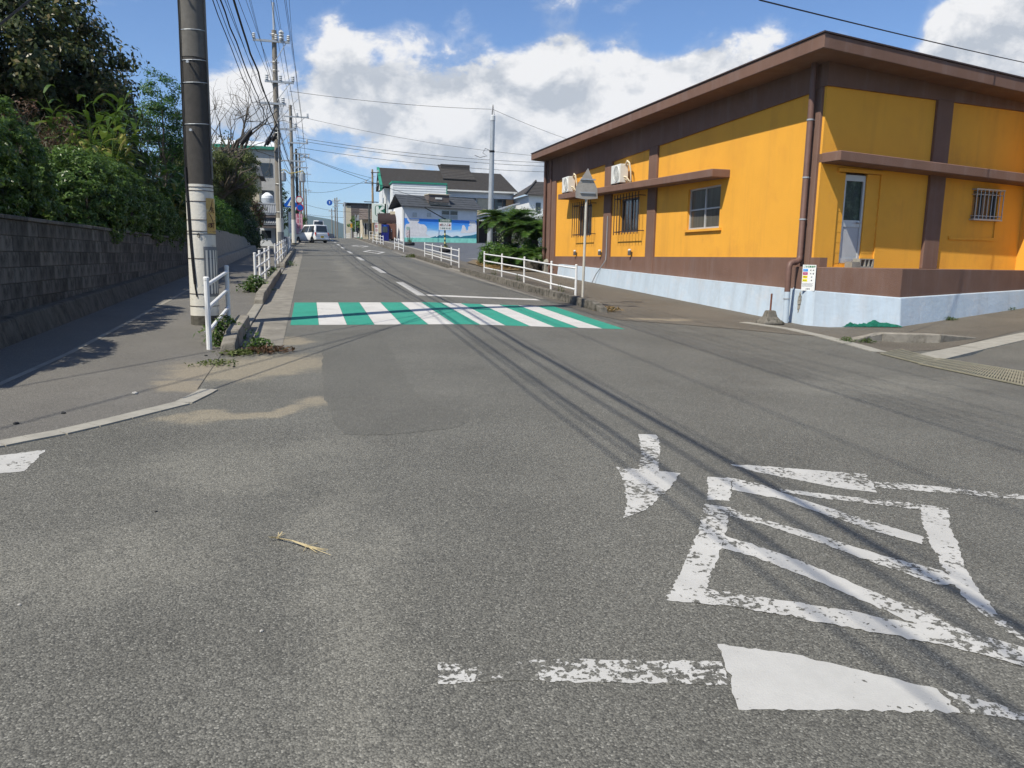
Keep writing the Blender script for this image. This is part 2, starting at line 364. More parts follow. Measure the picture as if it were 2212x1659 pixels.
M['kerb'] = mat('kerb_concrete', (.23, .21, .175), .9, .25, 4, .5, 60, spots=(5, .5, .7, (.09, .08, .06)), rnd=.15)
M['kerb_dirty'] = mat('mossy_kerb_concrete', (.16, .145, .12), .95, .3, 5, .5, 50, spots=(6, .48, .62, (.05, .047, .035)), rnd=.15)
M['earth'] = mat('dry_earth', (.17, .13, .085), .95, .3, 2, .6, 30, spots=(6, .5, .7, (.1, .09, .05)))
M['soil'] = mat('ground_soil', (.11, .10, .065), .95, .3, .5, .5, 10)

# ------------------------------------------------------------------ ground, roads, pavements
def grid_sheet(name, xs, ys, dz, mt, parent=None):
    v = [(x, y, G(x, y)+dz) for y in ys for x in xs]; n = len(xs)
    f = [(j*n+i, j*n+i+1, (j+1)*n+i+1, (j+1)*n+i) for j in range(len(ys)-1) for i in range(n-1)]
    me = bpy.data.meshes.new(name); me.from_pydata(v, [], f); return link(name, me, mt, parent)
XS = [-4500, -900, -300, -120, -60, -30, -15, -6, 0, 2.4, 6, 10.3, 14, 17.3, 30, 60, 120, 300, 900, 4500]
YS = [-900, -200, -60, -20, 0, 15, 28]+list(range(32, 160, 4))+[170, 200, 300, 600, 1500, 4500]
tag(grid_sheet('ground', XS, YS, -.12, M['soil']), kind='structure')
road = tag(grid_sheet('road', [-40, -20, -8, -.85, 2.4, 5.9, 10.3, 17.3, 28, 45], [-25, 0, 9.2], 0, M['road']), kind='structure')
grid_sheet('carriageway', [-.85, 2.4, 5.9], [9.2, 14, 20, 28]+list(range(32, 230, 3)), 0, M['road'], road)
grid_sheet('junction', [5.9, 10.3, 17.3, 28, 45], [9.2, 14, 20], 0, M['road'], road)
grid_sheet('side_street', [-30, -12, -6, -.85], list(range(54, 66, 3))+[66], .002, M['road'], road)
# patched asphalt with a worn outline
po_ = [(705, 722), (760, 714), (812, 710), (832, 735), (848, 760), (860, 785), (874, 810), (890, 836), (912, 860), (945, 876), (985, 886), (1012, 898), (1014, 908), (995, 920), (960, 928), (900, 934), (850, 938), (790, 941), (745, 938), (722, 915), (708, 885), (700, 850), (696, 815), (695, 780), (698, 748)]
rg = np.random.default_rng(2); po_w = []
for a_, c_ in zip(po_, po_[1:]+po_[:1]):
    A_, C_ = gp(*a_)[:2], gp(*c_)[:2]
    for t_ in np.linspace(0, 1, 6)[:-1]: po_w.append(A_+(C_-A_)*t_+rg.normal(0, .008, 2))
ground_poly('asphalt_patch', po_w, .0016, M['patch'], road, world=True)
# left pavement
lp = [(-1.0, 40), (-1.0, 9.0), (-1.0, 7.25)]+[tuple(gp(*q)[:2]) for q in ((440, 842), (390, 868), (330, 880), (200, 917), (100, 940), (0, 960), (-150, 990), (-400, 1035))]+[(-12, 5.0), (-12, 7.3), (-3.6, 7.3), (-3.6, 40)]
tag(ground_poly('pavement_left', lp, .006, M['pave'], world=True), kind='structure')
tag(ground_poly('pavement_left_far', [(-1.0, 40), (-3.6, 40), (-3.6, 54), (-1.0, 54)], .006, M['pave'], world=True), kind='structure')
tag(ground_poly('pavement_left_beyond', [(-1.0, 66), (-3.2, 66), (-3.2, 200), (-1.0, 200)], .006, M['pave'], world=True), kind='structure')
pts = [gp(*q)[:2] for q in ((452, 843), (440, 850), (395, 872), (330, 888), (270, 903), (200, 920), (130, 936), (60, 949), (0, 961), (-80, 975), (-200, 996), (-380, 1028))]
fk = B(); kr = tag(bpy.data.objects.new('flush_kerb_left', None), kind='structure'); COL.objects.link(kr)
for a, b in zip(pts[:-1], pts[1:]):
    ribbon('kerb_stone', [a, np.array(a)*.02+np.array(b)*.98], .15, .012, M['conc_pale'], kr, h=.012)
ribbon('joint_strip', [(-2.72, 7.4), (-2.62, 9.5), (-2.62, 13), (-2.7, 24)], .07, .010, M['conc'], kr)
# right pavement, kerb apron, parking lot, verge
PRM = [(1283, 680), (1340, 692), (1480, 702), (1600, 712), (1700, 722), (1770, 727), (1850, 748), (1905, 765), (1960, 760), (2040, 755), (2212, 712), (2700, 640)]
rp = [tuple(gp(*q)[:2]) for q in PRM]
rp = rp+[(30, 24), (13, 15.6), (10.3, 14), (10.3, 36), (5.85, 36)]
tag(ground_poly('pavement_right', rp, .006, M['pave_r'], world=True), kind='structure')
tag(ground_poly('pavement_right_far', [(5.85, 36), (8.2, 36), (8.2, 200), (5.85, 200)], .006, M['pave_r'], world=True), kind='structure')
tag(ground_poly('parking_lot', [(8.2, 40), (26, 40), (26, 96), (8.2, 96)], .008, M['lot'], world=True), kind='structure')
tag(ground_poly('dry_verge', [(7.9, 33.5), (10.6, 33.5), (16, 36), (16, 45), (9.2, 44), (8.0, 40)], .05, M['earth'], world=True), kind='structure')
tag(ribbon('lot_edge_strip', [(8.2, y) for y in range(46, 100, 6)], .35, .012, M['conc_pale']), kind='structure')
fr = tag(bpy.data.objects.new('flush_kerb_right', None), kind='structure'); COL.objects.link(fr)
q = [gp(*z)[:2] for z in ((1606, 697), (1698, 710), (1780, 728), (1840, 744), (1903, 762))]
for a, b in zip(q[:-1], q[1:]): ribbon('kerb_stone', [a, np.array(a)*.02+np.array(b)*.98], .28, .014, M['conc_pale'], fr, h=.014)
q = [gp(*z)[:2] for z in ((1985, 778), (2100, 752), (2212, 727), (2420, 690))]
for a, b in zip(q[:-1], q[1:]): ribbon('kerb_stone', [a, np.array(a)*.02+np.array(b)*.98], .42, .016, M['conc_pale'], fr, h=.016)
q = [gp(*z)[:2] for z in ((1985, 778), (2025, 790))]
# gutters
gt = tag(bpy.data.objects.new('gutter', None), kind='structure'); COL.objects.link(gt)
ys = [9.9]+[10.6+.6*i for i in range(2)]+[12+2*i for i in range(50)]
for a, b in zip(ys[:-1], ys[1:]):
    if 54 < b < 68: continue
    ribbon('gutter_slab', [(-.60, a), (-.60, b-.012)], .5, .005, M['gutter'], gt)
    if a > 16: ribbon('gutter_slab', [(5.62, a), (5.62, b-.012)], .38, .005, M['gutter'], gt)
# painted markings
def mark(name, pts, mt='white', dz=.0018):
    rng = np.random.default_rng(len(pts)*37+int(pts[0][0])); W_ = [gp(*q)[:2] for q in pts]; out = []
    for a, c in zip(W_, W_[1:]+W_[:1]):
        n = max(1, int(np.hypot(*(c-a))/.022)); t_ = (c-a)/max(np.hypot(*(c-a)), 1e-6); nn_ = np.array([-t_[1], t_[0]])
        for i in range(n): out.append(a+(c-a)*i/n+(nn_*rng.normal(0, .0045) if i else 0))
    return ground_poly(name, out, dz, M[mt], road, world=True)
c1 = lambda L_: [((1600+1.0995*x)/1.8228, (1600+1.0995*y)/1.8228) for x, y in L_]
mark('arrow_shaft', c1([(829, 100), (893, 102), (905, 120), (908, 165), (900, 238), (833, 232), (840, 170), (838, 130)]))
mark('arrow_head', c1([(752, 216), (833, 226), (900, 232), (980, 240), (950, 285), (865, 367), (778, 402), (790, 340), (785, 290), (765, 240)]), dz=.0026)
mark('wedge_mark', c1([(1160, 208), (1250, 213), (1645, 243), (1668, 266), (1685, 310), (1540, 292), (1330, 250), (1250, 235)]))
mark('line_mark', c1([(1672, 266), (2260, 322), (2260, 338), (1684, 292)]), 'white_torn')
mark('frame_bar', c1([(1080, 253), (1165, 258), (1160, 340), (1078, 335)]))
mark('frame_bar', c1([(1070, 350), (1160, 362), (1140, 470), (1105, 570), (1075, 652), (1033, 704), (930, 695), (985, 590), (1015, 520), (1045, 450)]))
mark('hatch_stripe', c1([(1167, 258), (1270, 280), (1330, 305), (1560, 380), (1850, 468), (1848, 496), (1700, 455), (1530, 400), (1350, 335), (1166, 300)]), dz=.0026)
mark('frame_bar', c1([(1335, 296), (1500, 315), (1640, 330), (1841, 350), (1840, 372), (1620, 345), (1480, 330), (1340, 306)]), 'white_torn', .0026)
mark('frame_bar', c1([(1842, 352), (1942, 365), (1945, 430), (1975, 500), (2005, 585), (2050, 660), (2130, 760), (2230, 850), (2100, 775), (1990, 680), (1930, 590), (1880, 500), (1848, 420)]))
mark('hatch_stripe', c1([(1162, 368), (1300, 412), (1470, 460), (1700, 535), (1920, 590), (1985, 640), (1900, 640), (1660, 555), (1450, 480), (1300, 430), (1160, 395)]), dz=.0026)
mark('hatch_stripe', c1([(1142, 465), (1250, 500), (1400, 550), (1660, 660), (1900, 755), (1958, 788), (1938, 828), (1890, 812), (1640, 700), (1430, 610), (1230, 535), (1130, 510)]), dz=.0026)
mark('frame_bar', c1([(1037, 655), (1078, 655), (1300, 690), (1600, 735), (1700, 760), (1930, 800), (1960, 792), (2260, 880), (2260, 950), (2060, 890), (1940, 860), (1700, 815), (1400, 760), (1150, 715), (1036, 705)]), dz=.0034)
mark('wedge_mark', c1([(1113, 852), (1370, 885), (1620, 945), (1900, 1012), (1985, 1100), (1850, 1095), (1500, 1088), (1190, 1088), (1165, 1010), (1140, 920)]), 'white_solid')
mark('line_mark', c1([(113, 918), (205, 922), (330, 934), (395, 914), (560, 905), (620, 905), (1128, 915), (1163, 1000), (655, 987), (400, 984), (205, 988), (115, 996)]), 'white_torn')
mark('line_mark', c1([(1922, 1015), (2050, 1050), (2240, 1105), (2240, 1130), (2035, 1104), (1990, 1100)]), 'white_torn')
mark('line_mark', [(-60, 992), (0, 984), (98, 972), (76, 996), (52, 1018), (0, 1023), (-60, 1030)], 'white_solid')
xl, xr, y0, y1 = -.30, 5.16, 12.05, 15.75
n = 13; wd = (xr-xl)/n
for i in range(n):
    a, b = xl+i*wd, xl+(i+1)*wd-.004
    ground_poly('crossing_stripe', [(a, y0), (b, y0), (b, y1+.02*i), (a, y1+.02*i)], .0026 if i % 2 else .002, M['xwhite' if i % 2 else 'xgreen'], road, world=True)
ground_poly('stop_line', [(2.62, 17.55), (5.3, 17.55), (5.3, 17.95), (2.62, 17.95)], .0025, M['xwhite'], road, world=True)
for a, b in [(17.55, 22.2), (26.8, 31.4), (37.5, 41.5), (47.5, 52), (58, 62), (67, 71), (76, 80), (85, 89), (94, 98), (103, 107)]:
    ground_poly('centre_line_dash', [(2.37, a), (2.58, a), (2.58, b), (2.37, b)], .0032, M['white_solid'], road, world=True)
for cy in (52.0, 66.0):
    cx, hw, hl, w = 4.15, .75, 3.4, .22
    o = [(cx, cy-hl), (cx+hw, cy), (cx, cy+hl), (cx-hw, cy)]; i_ = [(cx, cy-hl+w*4), (cx+hw-w, cy), (cx, cy+hl-w*4), (cx-hw+w, cy)]
    for k in range(4):
        ground_poly('diamond_mark', [o[k], o[(k+1) % 4], i_[(k+1) % 4], i_[k]], .006, M['xwhite'], road, world=True)
ground_poly('bay_line', [(9.3, 46.0), (17, 47.2), (17, 47.5), (9.3, 46.3)], .014, M['white'], bpy.data.objects['parking_lot'], world=True)
# hills on the skyline
def hills():
    b = B(); rng = np.random.default_rng(3); ys = [1900, 2300, 2700, 3200]; xs = np.linspace(-2600, 3200, 90); hs = []
    prof = [(-2600, 40), (-900, 70), (-260, 120), (-120, 140), (-40, 142), (40, 130), (110, 104), (170, 92), (280, 84), (420, 72), (700, 66), (1200, 50), (3200, 40)]
    h0 = np.interp(xs, [p[0] for p in prof], [p[1] for p in prof])+np.convolve(rng.normal(0, 7, 90), np.ones(4)/4, 'same')
    v = []
    for j, (y, k) in enumerate(zip(ys, (0, .45, 1, .3))):
        for i, x in enumerate(xs): v.append((x, y+rng.uniform(-60, 60), 3+max(0, h0[i]*k+rng.normal(0, 3) if k else -4)))
    n = 90; f = [(j*n+i, j*n+i+1, (j+1)*n+i+1, (j+1)*n+i) for j in range(3) for i in range(n-1)]
    b.add(v, f); return b.build('hills', mat('forested_hill', (.035, .06, .03), .95, .4, .02, .0), smooth=True)
tag(hills(), kind='structure')

# ------------------------------------------------------------------ orange corner shop
M['yellow'] = mat('orange_render', (.78, .375, .045), .8, .05, .7, .2, 45, spots=(.9, .52, .8, (.66, .30, .045)), grime=(2.2, .38, (.42, .20, .045)))
M['yellow_s'] = mat('orange_siding', (.78, .375, .045), .75, .06, 1.5, .1, 60)
M['brown'] = mat('brown_render', (.172, .099, .072), .85, .12, 1.5, .35, 60, spots=(2.2, .58, .8, (.2, .135, .115)), grime=(3, .5, (.24, .18, .16)))
M['brown_pipe'] = mat('brown_pipe_paint', (.15, .085, .066), .5, .12, 6, .05)
M['blue'] = mat('peeling_blue_paint', (.45, .53, .60), .85, .08, 1.5, .35, 9, spots=(2.0, .5, .75, (.52, .55, .58)), streak=1.2, grime=(2.6, .6, (.33, .34, .34)))
M['alu'] = mat('pale_aluminium', (.52, .53, .53), .4, .05, 5, 0, metal=.25)
M['alu_dark'] = mat('dark_aluminium', (.12, .12, .12), .45, .1, 5, 0, metal=.3)
M['glass'] = glass_mat('dark_glass'); M['glass_c'] = mat('curtained_glass', (.10, .095, .08), .15, .3, 2.5, 0, spec=.6, streak=6); M['glass_g'] = mat('patterned_green_glass', (.02, .035, .02), .25, .5, 9, .5, 30, spots=(7, .5, .62, (.07, .10, .06)))
M['white_plastic'] = mat('white_plastic', (.66, .66, .62), .5, .05, 3, 0)
M['black'] = mat('black_plastic', (.012, .012, .014), .5, .2, 5, 0)
M['iron'] = mat('dark_iron_bars', (.05, .035, .03), .6, .2, 9, 0)
M['rust'] = mat('rusty_iron', (.16, .06, .035), .85, .3, 12, .4, 60)
M['steel'] = mat('galvanised_steel', (.42, .44, .45), .45, .1, 4, .05, metal=.4)
az = math.radians(.8); vL = np.array([math.sin(az), math.cos(az), 0]); nL = np.array([math.cos(az), -math.sin(az), 0])
az = math.radians(82); uR = np.array([math.sin(az), math.cos(az), 0]); nR = np.array([math.cos(az), -math.sin(az), 0])
SP = np.array([10.0, 13.84, 0]); SK = np.array([10.204, 14.116, 0])
ORG = np.array([10.0, 13.84, 0])
def LF(s, off, z): return SP+nL*.2+vL*s-nL*off+np.array([0, 0, z])-ORG
def RF(u, off, z): return SK+uR*u+nR*off+np.array([0, 0, z])-ORG
def fbox(b, fn, s0, s1, o0, o1, z0, z1, z0b=None, z1b=None):
    """box laid on a wall face; z0b/z1b let the far end differ in height"""
    z0b = z0 if z0b is None else z0b; z1b = z1 if z1b is None else z1b
    return b.hexa([fn(s0, o1, z0), fn(s1, o1, z0b), fn(s1, o0, z0b), fn(s0, o0, z0), fn(s0, o1, z1), fn(s1, o1, z1b), fn(s1, o0, z1b), fn(s0, o0, z1)])
def wall_cells(fn, s0, s1, z0, z1, holes, o0, o1, z1b=None):
    b = B(); z1b = z1 if z1b is None else z1b
    ss = sorted({s0, s1, *[h[0] for h in holes], *[h[1] for h in holes]}); zs = sorted({z0, *[h[2] for h in holes], *[h[3] for h in holes]})+[None]
    for a, c in zip(ss[:-1], ss[1:]):
        for e, g in zip(zs[:-1], zs[1:]):
            if g is not None and any(h[0] <= a and c <= h[1] and h[2] <= e and g <= h[3] for h in holes): continue
            if g is None:
                za = z1+(z1b-z1)*(a-s0)/(s1-s0); zb = z1+(z1b-z1)*(c-s0)/(s1-s0)
                fbox(b, fn, a, c, o0, o1, e, za, e, zb)
            else: fbox(b, fn, a, c, o0, o1, e, g)
    return b
shop = thing('corner_shop', 'single-storey orange shop with brown flat roof and blue plinth on the corner', 'building', tuple(ORG))
ytop = lambda s: 4.96-.0095*s
roofz = lambda s, u: 5.455+.0165*s-.047*u
def RO(s, u, z): return SK+vL*s+uR*u+np.array([0, 0, z])-ORG
# core of the building (inset, brown)
b = B(); cs = [(.12, .12), (.12, 9.4), (19.8, 9.4), (19.8, .12)]
b.hexa([RO(s, u, .0) for s, u in cs]+[RO(s, u, roofz(s, u)+.05) for s, u in cs]); b.build('core_wall', M['brown'], shop)
# left face
bays = [(.75, 8.25, [(4.36, 6.18, 2.33, 3.43)]), (8.85, 12.0, [(9.62, 11.22, 2.38, 3.5)]), (12.7, 18.7, [(14.12, 15.7, 2.38, 3.55)])]
for s0, s1, hl in bays:
    wall_cells(LF, s0, s1, 1.58, ytop(s0), hl, -.13, 0, ytop(s1)).build('wall_panel', M['yellow'], shop)
b = B(); fbox(b, LF, .34, 20.2, -.13, .05, ytop(.34), roofz(.3, .2)+.04, ytop(20.2), roofz(19.9, .2)+.04); b.build('eaves_beam', M['brown'], shop)
for s0, s1 in ((.34, .75), (8.25, 8.85), (12.0, 12.7), (18.7, 20.2)):
    b = B(); fbox(b, LF, s0, s1, -.13, .07, 1.0, ytop(s0)+.02, 1.0, ytop(s1)+.02); b.build('column', M['brown'], shop, bevel=.012)
b = B(); fbox(b, LF, .0, 20.2, -.13, .045, .3, 1.58, .55, 1.58); b.build('base_band', M['brown'], shop)
# blue plinth, battered foot, along the left side
b = B()
for i in range(9):
    a, c = .45+i*1.9, .45+(i+1)*1.9
    za, zc = .89+.0205*a, .89+.0205*c
    b.hexa([LF(a, .30, .0), LF(c, .30, .25), LF(c, -.1, .25), LF(a, -.1, .0), LF(a, .2, za), LF(c, .2, zc), LF(c, -.1, zc), LF(a, -.1, za)])
b.build('plinth', M['blue'], shop)
# corner platform: brown top course over blue foot
def PT(x, y, z): return np.array([x, y, z])-ORG
pf = [(9.97, 14.35), (9.95, 13.86), (10.05, 13.76), (11.6, 13.15), (16.4, 14.6), (19, 15.3), (19, 17), (10.3, 14.9)]
ft = [(9.86, 14.3), (9.84, 13.80), (9.98, 13.66), (11.58, 13.02), (16.45, 14.5), (19.1, 15.2), (19, 17), (10.3, 14.9)]
n = len(pf)
b = B(); zb = [.92, .91, .91, .80, .93, .97, .97, .95]
b.add([PT(x, y, z) for (x, y), z in zip(pf, zb)]+[PT(x, y, 1.385) for x, y in pf], [tuple(range(n, 2*n))]+[(i, (i+1) % n, (i+1) % n+n, i+n) for i in range(n)]); b.build('platform', M['brown'], shop, bevel=.01)
b = B(); b.add([PT(x, y, -.1) for x, y in ft]+[PT(x+(a-x)*.75, y+(c-y)*.75, z) for (x, y), (a, c), z in zip(ft, pf, zb)], [tuple(range(n, 2*n))]+[(i, (i+1) % n, (i+1) % n+n, i+n) for i in range(n)]); b.build('platform_foot', M['blue'], shop, bevel=.02, seg=2)
b = B()
for zz, w in ((.88, .02), (.80, .05), (.72, .06), (.62, .045), (.55, .02)):
    b.add([PT(9.905+.0*w, 14.05-w, zz), PT(9.895, 14.05+w, zz-.03), PT(9.885, 14.06+w*.6, zz-.12), PT(9.89, 14.05-w*.8, zz-.1)], [(0, 1, 2, 3)])
b.build('broken_render', M['conc'], shop)
# right face
wall_cells(RF, .0, 3.09, 1.385, 5.0, [(.53, 1.70, 1.4, 3.35)], -.13, 0).build('wall_panel', M['yellow'], shop)
wall_cells(RF, 3.57, 6.3, 1.385, 5.0, [(4.57, 5.43, 2.54, 3.17)], -.13, 0).build('wall_panel', M['yellow'], shop)
b = B(); fbox(b, RF, 3.09, 3.57, -.13, .07, 1.385, 5.02); b.build('column', M['brown'], shop, bevel=.012)
b = B(); fbox(b, RF, -.05, 6.3, -.13, .06, 5.0, roofz(0, 0)+.04, 5.0, roofz(0, 6.3)+.04); b.build('eaves_beam', M['brown'], shop)
b = B(); fbox(b, RF, 6.3, 9.5, -1, 1.5, 1.385, 4.95); b.build('wing_wall', M['yellow'], shop)
b = B(); fbox(b, RF, .0, 7.8, -.1, .5, 3.49, 3.69, 3.30, 3.50); b.build('canopy', M['brown'], shop, bevel=.015)
b = B(); fbox(b, LF, 3.95, 16.9, -.1, .5, 3.545, 3.745, 3.87, 4.075); b.build('canopy', M['brown'], shop, bevel=.015)
# roof slab with thin metal coping
def roof(o, t0, t1):
    c = [(-.7-o, -.72-o), (-.7-o, 9.6), (20.3, 9.6), (20.3, -.72-o)]
    return B().hexa([RO(s, u, roofz(s, u)+t0) for s, u in c]+[RO(s, u, roofz(s, u)+t1) for s, u in c])
roof(0, 0, .27).build('roof', M['brown'], shop, bevel=.012)
roof(.025, .272, .30).build('roof_coping', mat('dark_roof_coping', (.06, .04, .035), .6, .2, 3, .1), shop)
# window with four panes
def window(fn, s0, s1, z0, z1, rec, nx, ny, fm, gm, sill=None):
    b = B(); w = .045
    fbox(b, fn, s0, s1, -rec, -rec+.06, z0, z0+w); fbox(b, fn, s0, s1, -rec, -rec+.06, z1-w, z1)
    for i in range(nx+1):
        a = s0+(s1-s0-w)*i/nx; fbox(b, fn, a, a+w, -rec, -rec+.055, z0+w, z1-w)
    for j in range(1, ny):
        z = z0+(z1-z0)*(.48 if ny == 2 else j/ny); fbox(b, fn, s0+w, s1-w, -rec, -rec+.05, z-w*.4, z+w*.4)
    fr = b.build('window_frame', fm, shop)
    for i in range(nx):
        a = s0+(s1-s0)*i/nx+w*.8; c = s0+(s1-s0)*(i+1)/nx-w*.2
        zz = [z0+w, *[z0+(z1-z0)*(.48 if ny == 2 else j/ny) for j in range(1, ny)], z1-w]
        for e, g in zip(zz[:-1], zz[1:]):
            b = B(); fbox(b, fn, a, c, -rec+.012, -rec+.022, e+.01, g-.01); b.build('pane', gm, fr)
    if sill: b = B(); fbox(b, fn, s0-.15, s1+.05, -.05, .06, z0-.07, z0-.005); b.build('window_sill', M['yellow'], shop)
    return fr
window(LF, 4.36, 6.18, 2.33, 3.43, .12, 2, 2, M['alu'], M['glass_c'], True)
window(LF, 9.62, 11.22, 2.38, 3.5, .12, 2, 1, M['alu_dark'], M['glass'])
window(LF, 14.12, 15.7, 2.38, 3.55, .12, 2, 1, M['alu_dark'], M['glass'])
window(RF, 4.57, 5.43, 2.54, 3.17, .12, 2, 1, M['alu_dark'], M['glass'])
def cage(fn, s0, s1, off, z0, z1, nb, m_, r=.011):
    cg = None
    for z in (z0+.1, z1-.12):
        o_ = B().tube([fn(s0, .0, z), fn(s0, off, z), fn(s1, off, z), fn(s1, .0, z)], r, 6).build('guard_rod' if cg else 'window_guard', m_, cg or shop); cg = cg or o_
    for i in range(nb):
        a = s0+(s1-s0)*i/(nb-1); b = B(); b.tube([fn(a, off+.012, z0), fn(a, off+.012, z1)], r, 6); b.build('bar', m_, cg)
cage(LF, 9.15, 11.2, .22, 2.30, 3.62, 9, M['iron'], .015); cage(LF, 13.65, 15.75, .22, 2.32, 3.66, 9, M['iron'], .015)
cage(RF, 4.55, 5.45, .10, 2.50, 3.20, 8, M['steel'], .012)
for z in (2.5, 3.175): b = B(); fbox(b, RF, 4.52, 5.48, 0, .12, z, z+.035); b.build('guard_frame', M['steel'], shop)
b = B(); fbox(b, RF, 3.9, 5.42, 0, .03, 2.05, 2.12); fbox(b, RF, 5.38, 5.42, 0, .03, 2.12, 2.5); b.build('wall_moulding', M['yellow'], shop)
# back door with textured siding around it
for a_, c_ in ((.532, .728), (1.332, 1.698)): b = B(); fbox(b, RF, a_, c_, -.13, -.04, 1.40, 3.34); b.build('siding_backing', M['yellow_s'], shop)
b = B()
for i in range(27):
    z = 1.40+i*.072; b = B(); fbox(b, RF, 1.33, 1.70, -.13, -.035+.004*(i*7 % 3), z, z+.0715); b.build('siding_strip', M['yellow_s'], shop)
    b = B(); fbox(b, RF, .53, .73, -.13, -.037+.002*(i*5 % 3), z, z+.0715); b.build('siding_strip', M['yellow_s'], shop)
b = B(); fbox(b, RF, .45, 1.75, -.13, .05, 3.35, 3.42); b.build('door_lintel', M['yellow'], shop)
b = B(); fbox(b, RF, .73, 1.33, -.13, -.04, 1.40, 1.47); b.build('door_step', M['yellow'], shop)
door = B(); fbox(door, RF, .77, 1.31, -.12, -.085, 1.50, 2.26); door = door.build('door', mat('grey_door_panel', (.42, .43, .44), .55, .08, 3, .05), shop)
b = B(); fbox(b, RF, .735, .79, -.12, -.06, 1.475, 3.31); fbox(b, RF, 1.27, 1.325, -.12, -.06, 1.475, 3.31); fbox(b, RF, .79, 1.27, -.12, -.062, 3.19, 3.31); fbox(b, RF, .79, 1.27, -.12, -.07, 2.24, 2.38); fbox(b, RF, .79, 1.27, -.12, -.07, 1.475, 1.58); b.build('door_frame', M['alu'], door)
b = B(); fbox(b, RF, .79, 1.27, -.115, -.1, 2.38, 3.19); b.build('pane', M['glass_g'], door)
b = B(); b.tube([RF(1.21, -.07, 2.33), RF(1.21, -.01, 2.33)], .02, 8); b.tube([RF(1.24, -.015, 2.33), RF(1.13, -.015, 2.33)], .014, 8); b.build('door_handle', M['steel'], door)
# downpipes
b = B(); b.tube([LF(.50, .18, roofz(0, 0)+.02), LF(.50, .18, 1.62), LF(.47, .21, 1.53), LF(.42, .30, 1.48), LF(.40, .42, 1.47)], .062, 12); b.tube([LF(.40, .40, 1.475), LF(.39, .47, 1.44), LF(.38, .50, 1.36), LF(.37, .50, .86)], .062, 12)
dp = auto(b.build('downpipe', M['brown_pipe'], shop))
b = B(); b.tube([LF(.37, .50, .86), LF(.36, .50, .10)], .063, 12); auto(b.build('downpipe_foot', M['blue'], dp))
for z in (4.35, 3.2, 2.35):
    b = B(); b.tube([LF(.50, .18, z), LF(.50, .18, z+.03)], .07, 12); b.tube([LF(.50, .0, z+.015), LF(.50, .18, z+.015)], .01, 6); b.build('pipe_bracket', M['steel'], dp)
b = B(); b.tube([LF(.37, .50, .70), LF(.37, .50, .73)], .071, 12); b.build('pipe_bracket', M['steel'], dp)
b = B(); b.tube([LF(20.0, .16, 5.75), LF(20.0, .16, .7)], .07, 10); b.tube([LF(19.3, .1, 5.7), LF(19.3, .1, .75)], .035, 8); auto(b.build('downpipe', M['brown_pipe'], shop))
b = B(); b.tube([LF(12.2, .09, 3.0), LF(12.2, .09, 1.7), LF(12.15, .12, 1.45), LF(12.6, .3, .95), LF(12.9, .38, .55)], .016, 6); b.build('conduit', M['steel'], shop)
# wall lamps
for s in (10.02, 12.86, 15.72):
    l = thing('wall_lamp', {10.02: 'small grey wall lamp above the plinth under the barred window beside the column', 12.86: 'small grey wall lamp beside the thin conduit on the orange wall', 15.72: 'small grey wall lamp low on the orange wall nearest the far downpipe'}[s], 'lamp', tuple(LF(s, .1, 1.62)+ORG), 0, 'grey lamps low on the orange wall')
    B().lathe([(.055, 0), (.06, .01), (.06, .13), (.05, .14)], 12).build('lamp_body', M['alu_dark'], l); B().lathe([(.045, .14), (.06, .17), (.05, .2), (.01, .21)], 12).build('lamp_cap', M['white_plastic'], l); B().cbox((.05, 0, .09), (.1, .04, .04)).build('bracket', M['alu_dark'], l)
# air-conditioner units on the canopy
def aircon(s, z, label):
    t = thing('air_conditioner', label, 'air conditioner', tuple(LF(s, .27, z)+ORG), -math.radians(.8), 'air conditioners on the canopy')
    B().box(-.15, .15, -.4, .4, .06, .66).build('casing', M['white_plastic'], t, bevel=.02, seg=2)
    for y in (-.28, .28): B().box(-.16, .16, y-.03, y+.03, 0, .06).build('foot', M['black'], t)
    ry = lambda p: [(-z_, x, y_) for x, y_, z_ in p]
    b = B(); R = .25
    g = B().tube([(-.157, -.1+R*math.cos(a), .36+R*math.sin(a)) for a in np.linspace(0, 2*math.pi, 25)], .012, 6); 
    for k in range(5): g.tube([(-.157, -.1+R*(k+.5)/5.2*math.cos(a), .36+R*(k+.5)/5.2*math.sin(a)) for a in np.linspace(0, 2*math.pi, 21)], .006, 4)
    for a in np.linspace(0, 2*math.pi, 17)[:-1]: g.tube([(-.157, -.1, .36), (-.157, -.1+R*math.cos(a), .36+R*math.sin(a))], .005, 4)
    g.build('fan_grille', M['white_plastic'], t)
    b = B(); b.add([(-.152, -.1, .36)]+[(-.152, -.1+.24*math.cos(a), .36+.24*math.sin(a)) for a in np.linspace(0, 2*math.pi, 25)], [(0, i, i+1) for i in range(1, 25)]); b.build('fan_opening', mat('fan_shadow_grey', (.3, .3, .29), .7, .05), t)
    b = B(); b.tube([(0, -.4, .25), (.03, -.55, .22), (.1, -.62, .1), (.16, -.6, .02)], .025, 8); b.tube([(.05, -.38, .62), (.05, -.52, .74), (.06, -.68, .66), (.09, -.74, .4), (.14, -.68, .1), (.2, -.6, .03)], .03, 8); b.tube([(.02, -.4, .18), (.06, -.5, .14), (.14, -.52, .04)], .02, 8)
    auto(b.build('hose', mat('cream_insulation', (.62, .55, .4), .8, .1, 5, .2), t))
    return t
aircon(10.75, 3.92, 'white air conditioner with looped cream hose on the canopy')
aircon(16.25, 4.05, 'white air conditioner at the far end of the canopy behind the triangular sign')
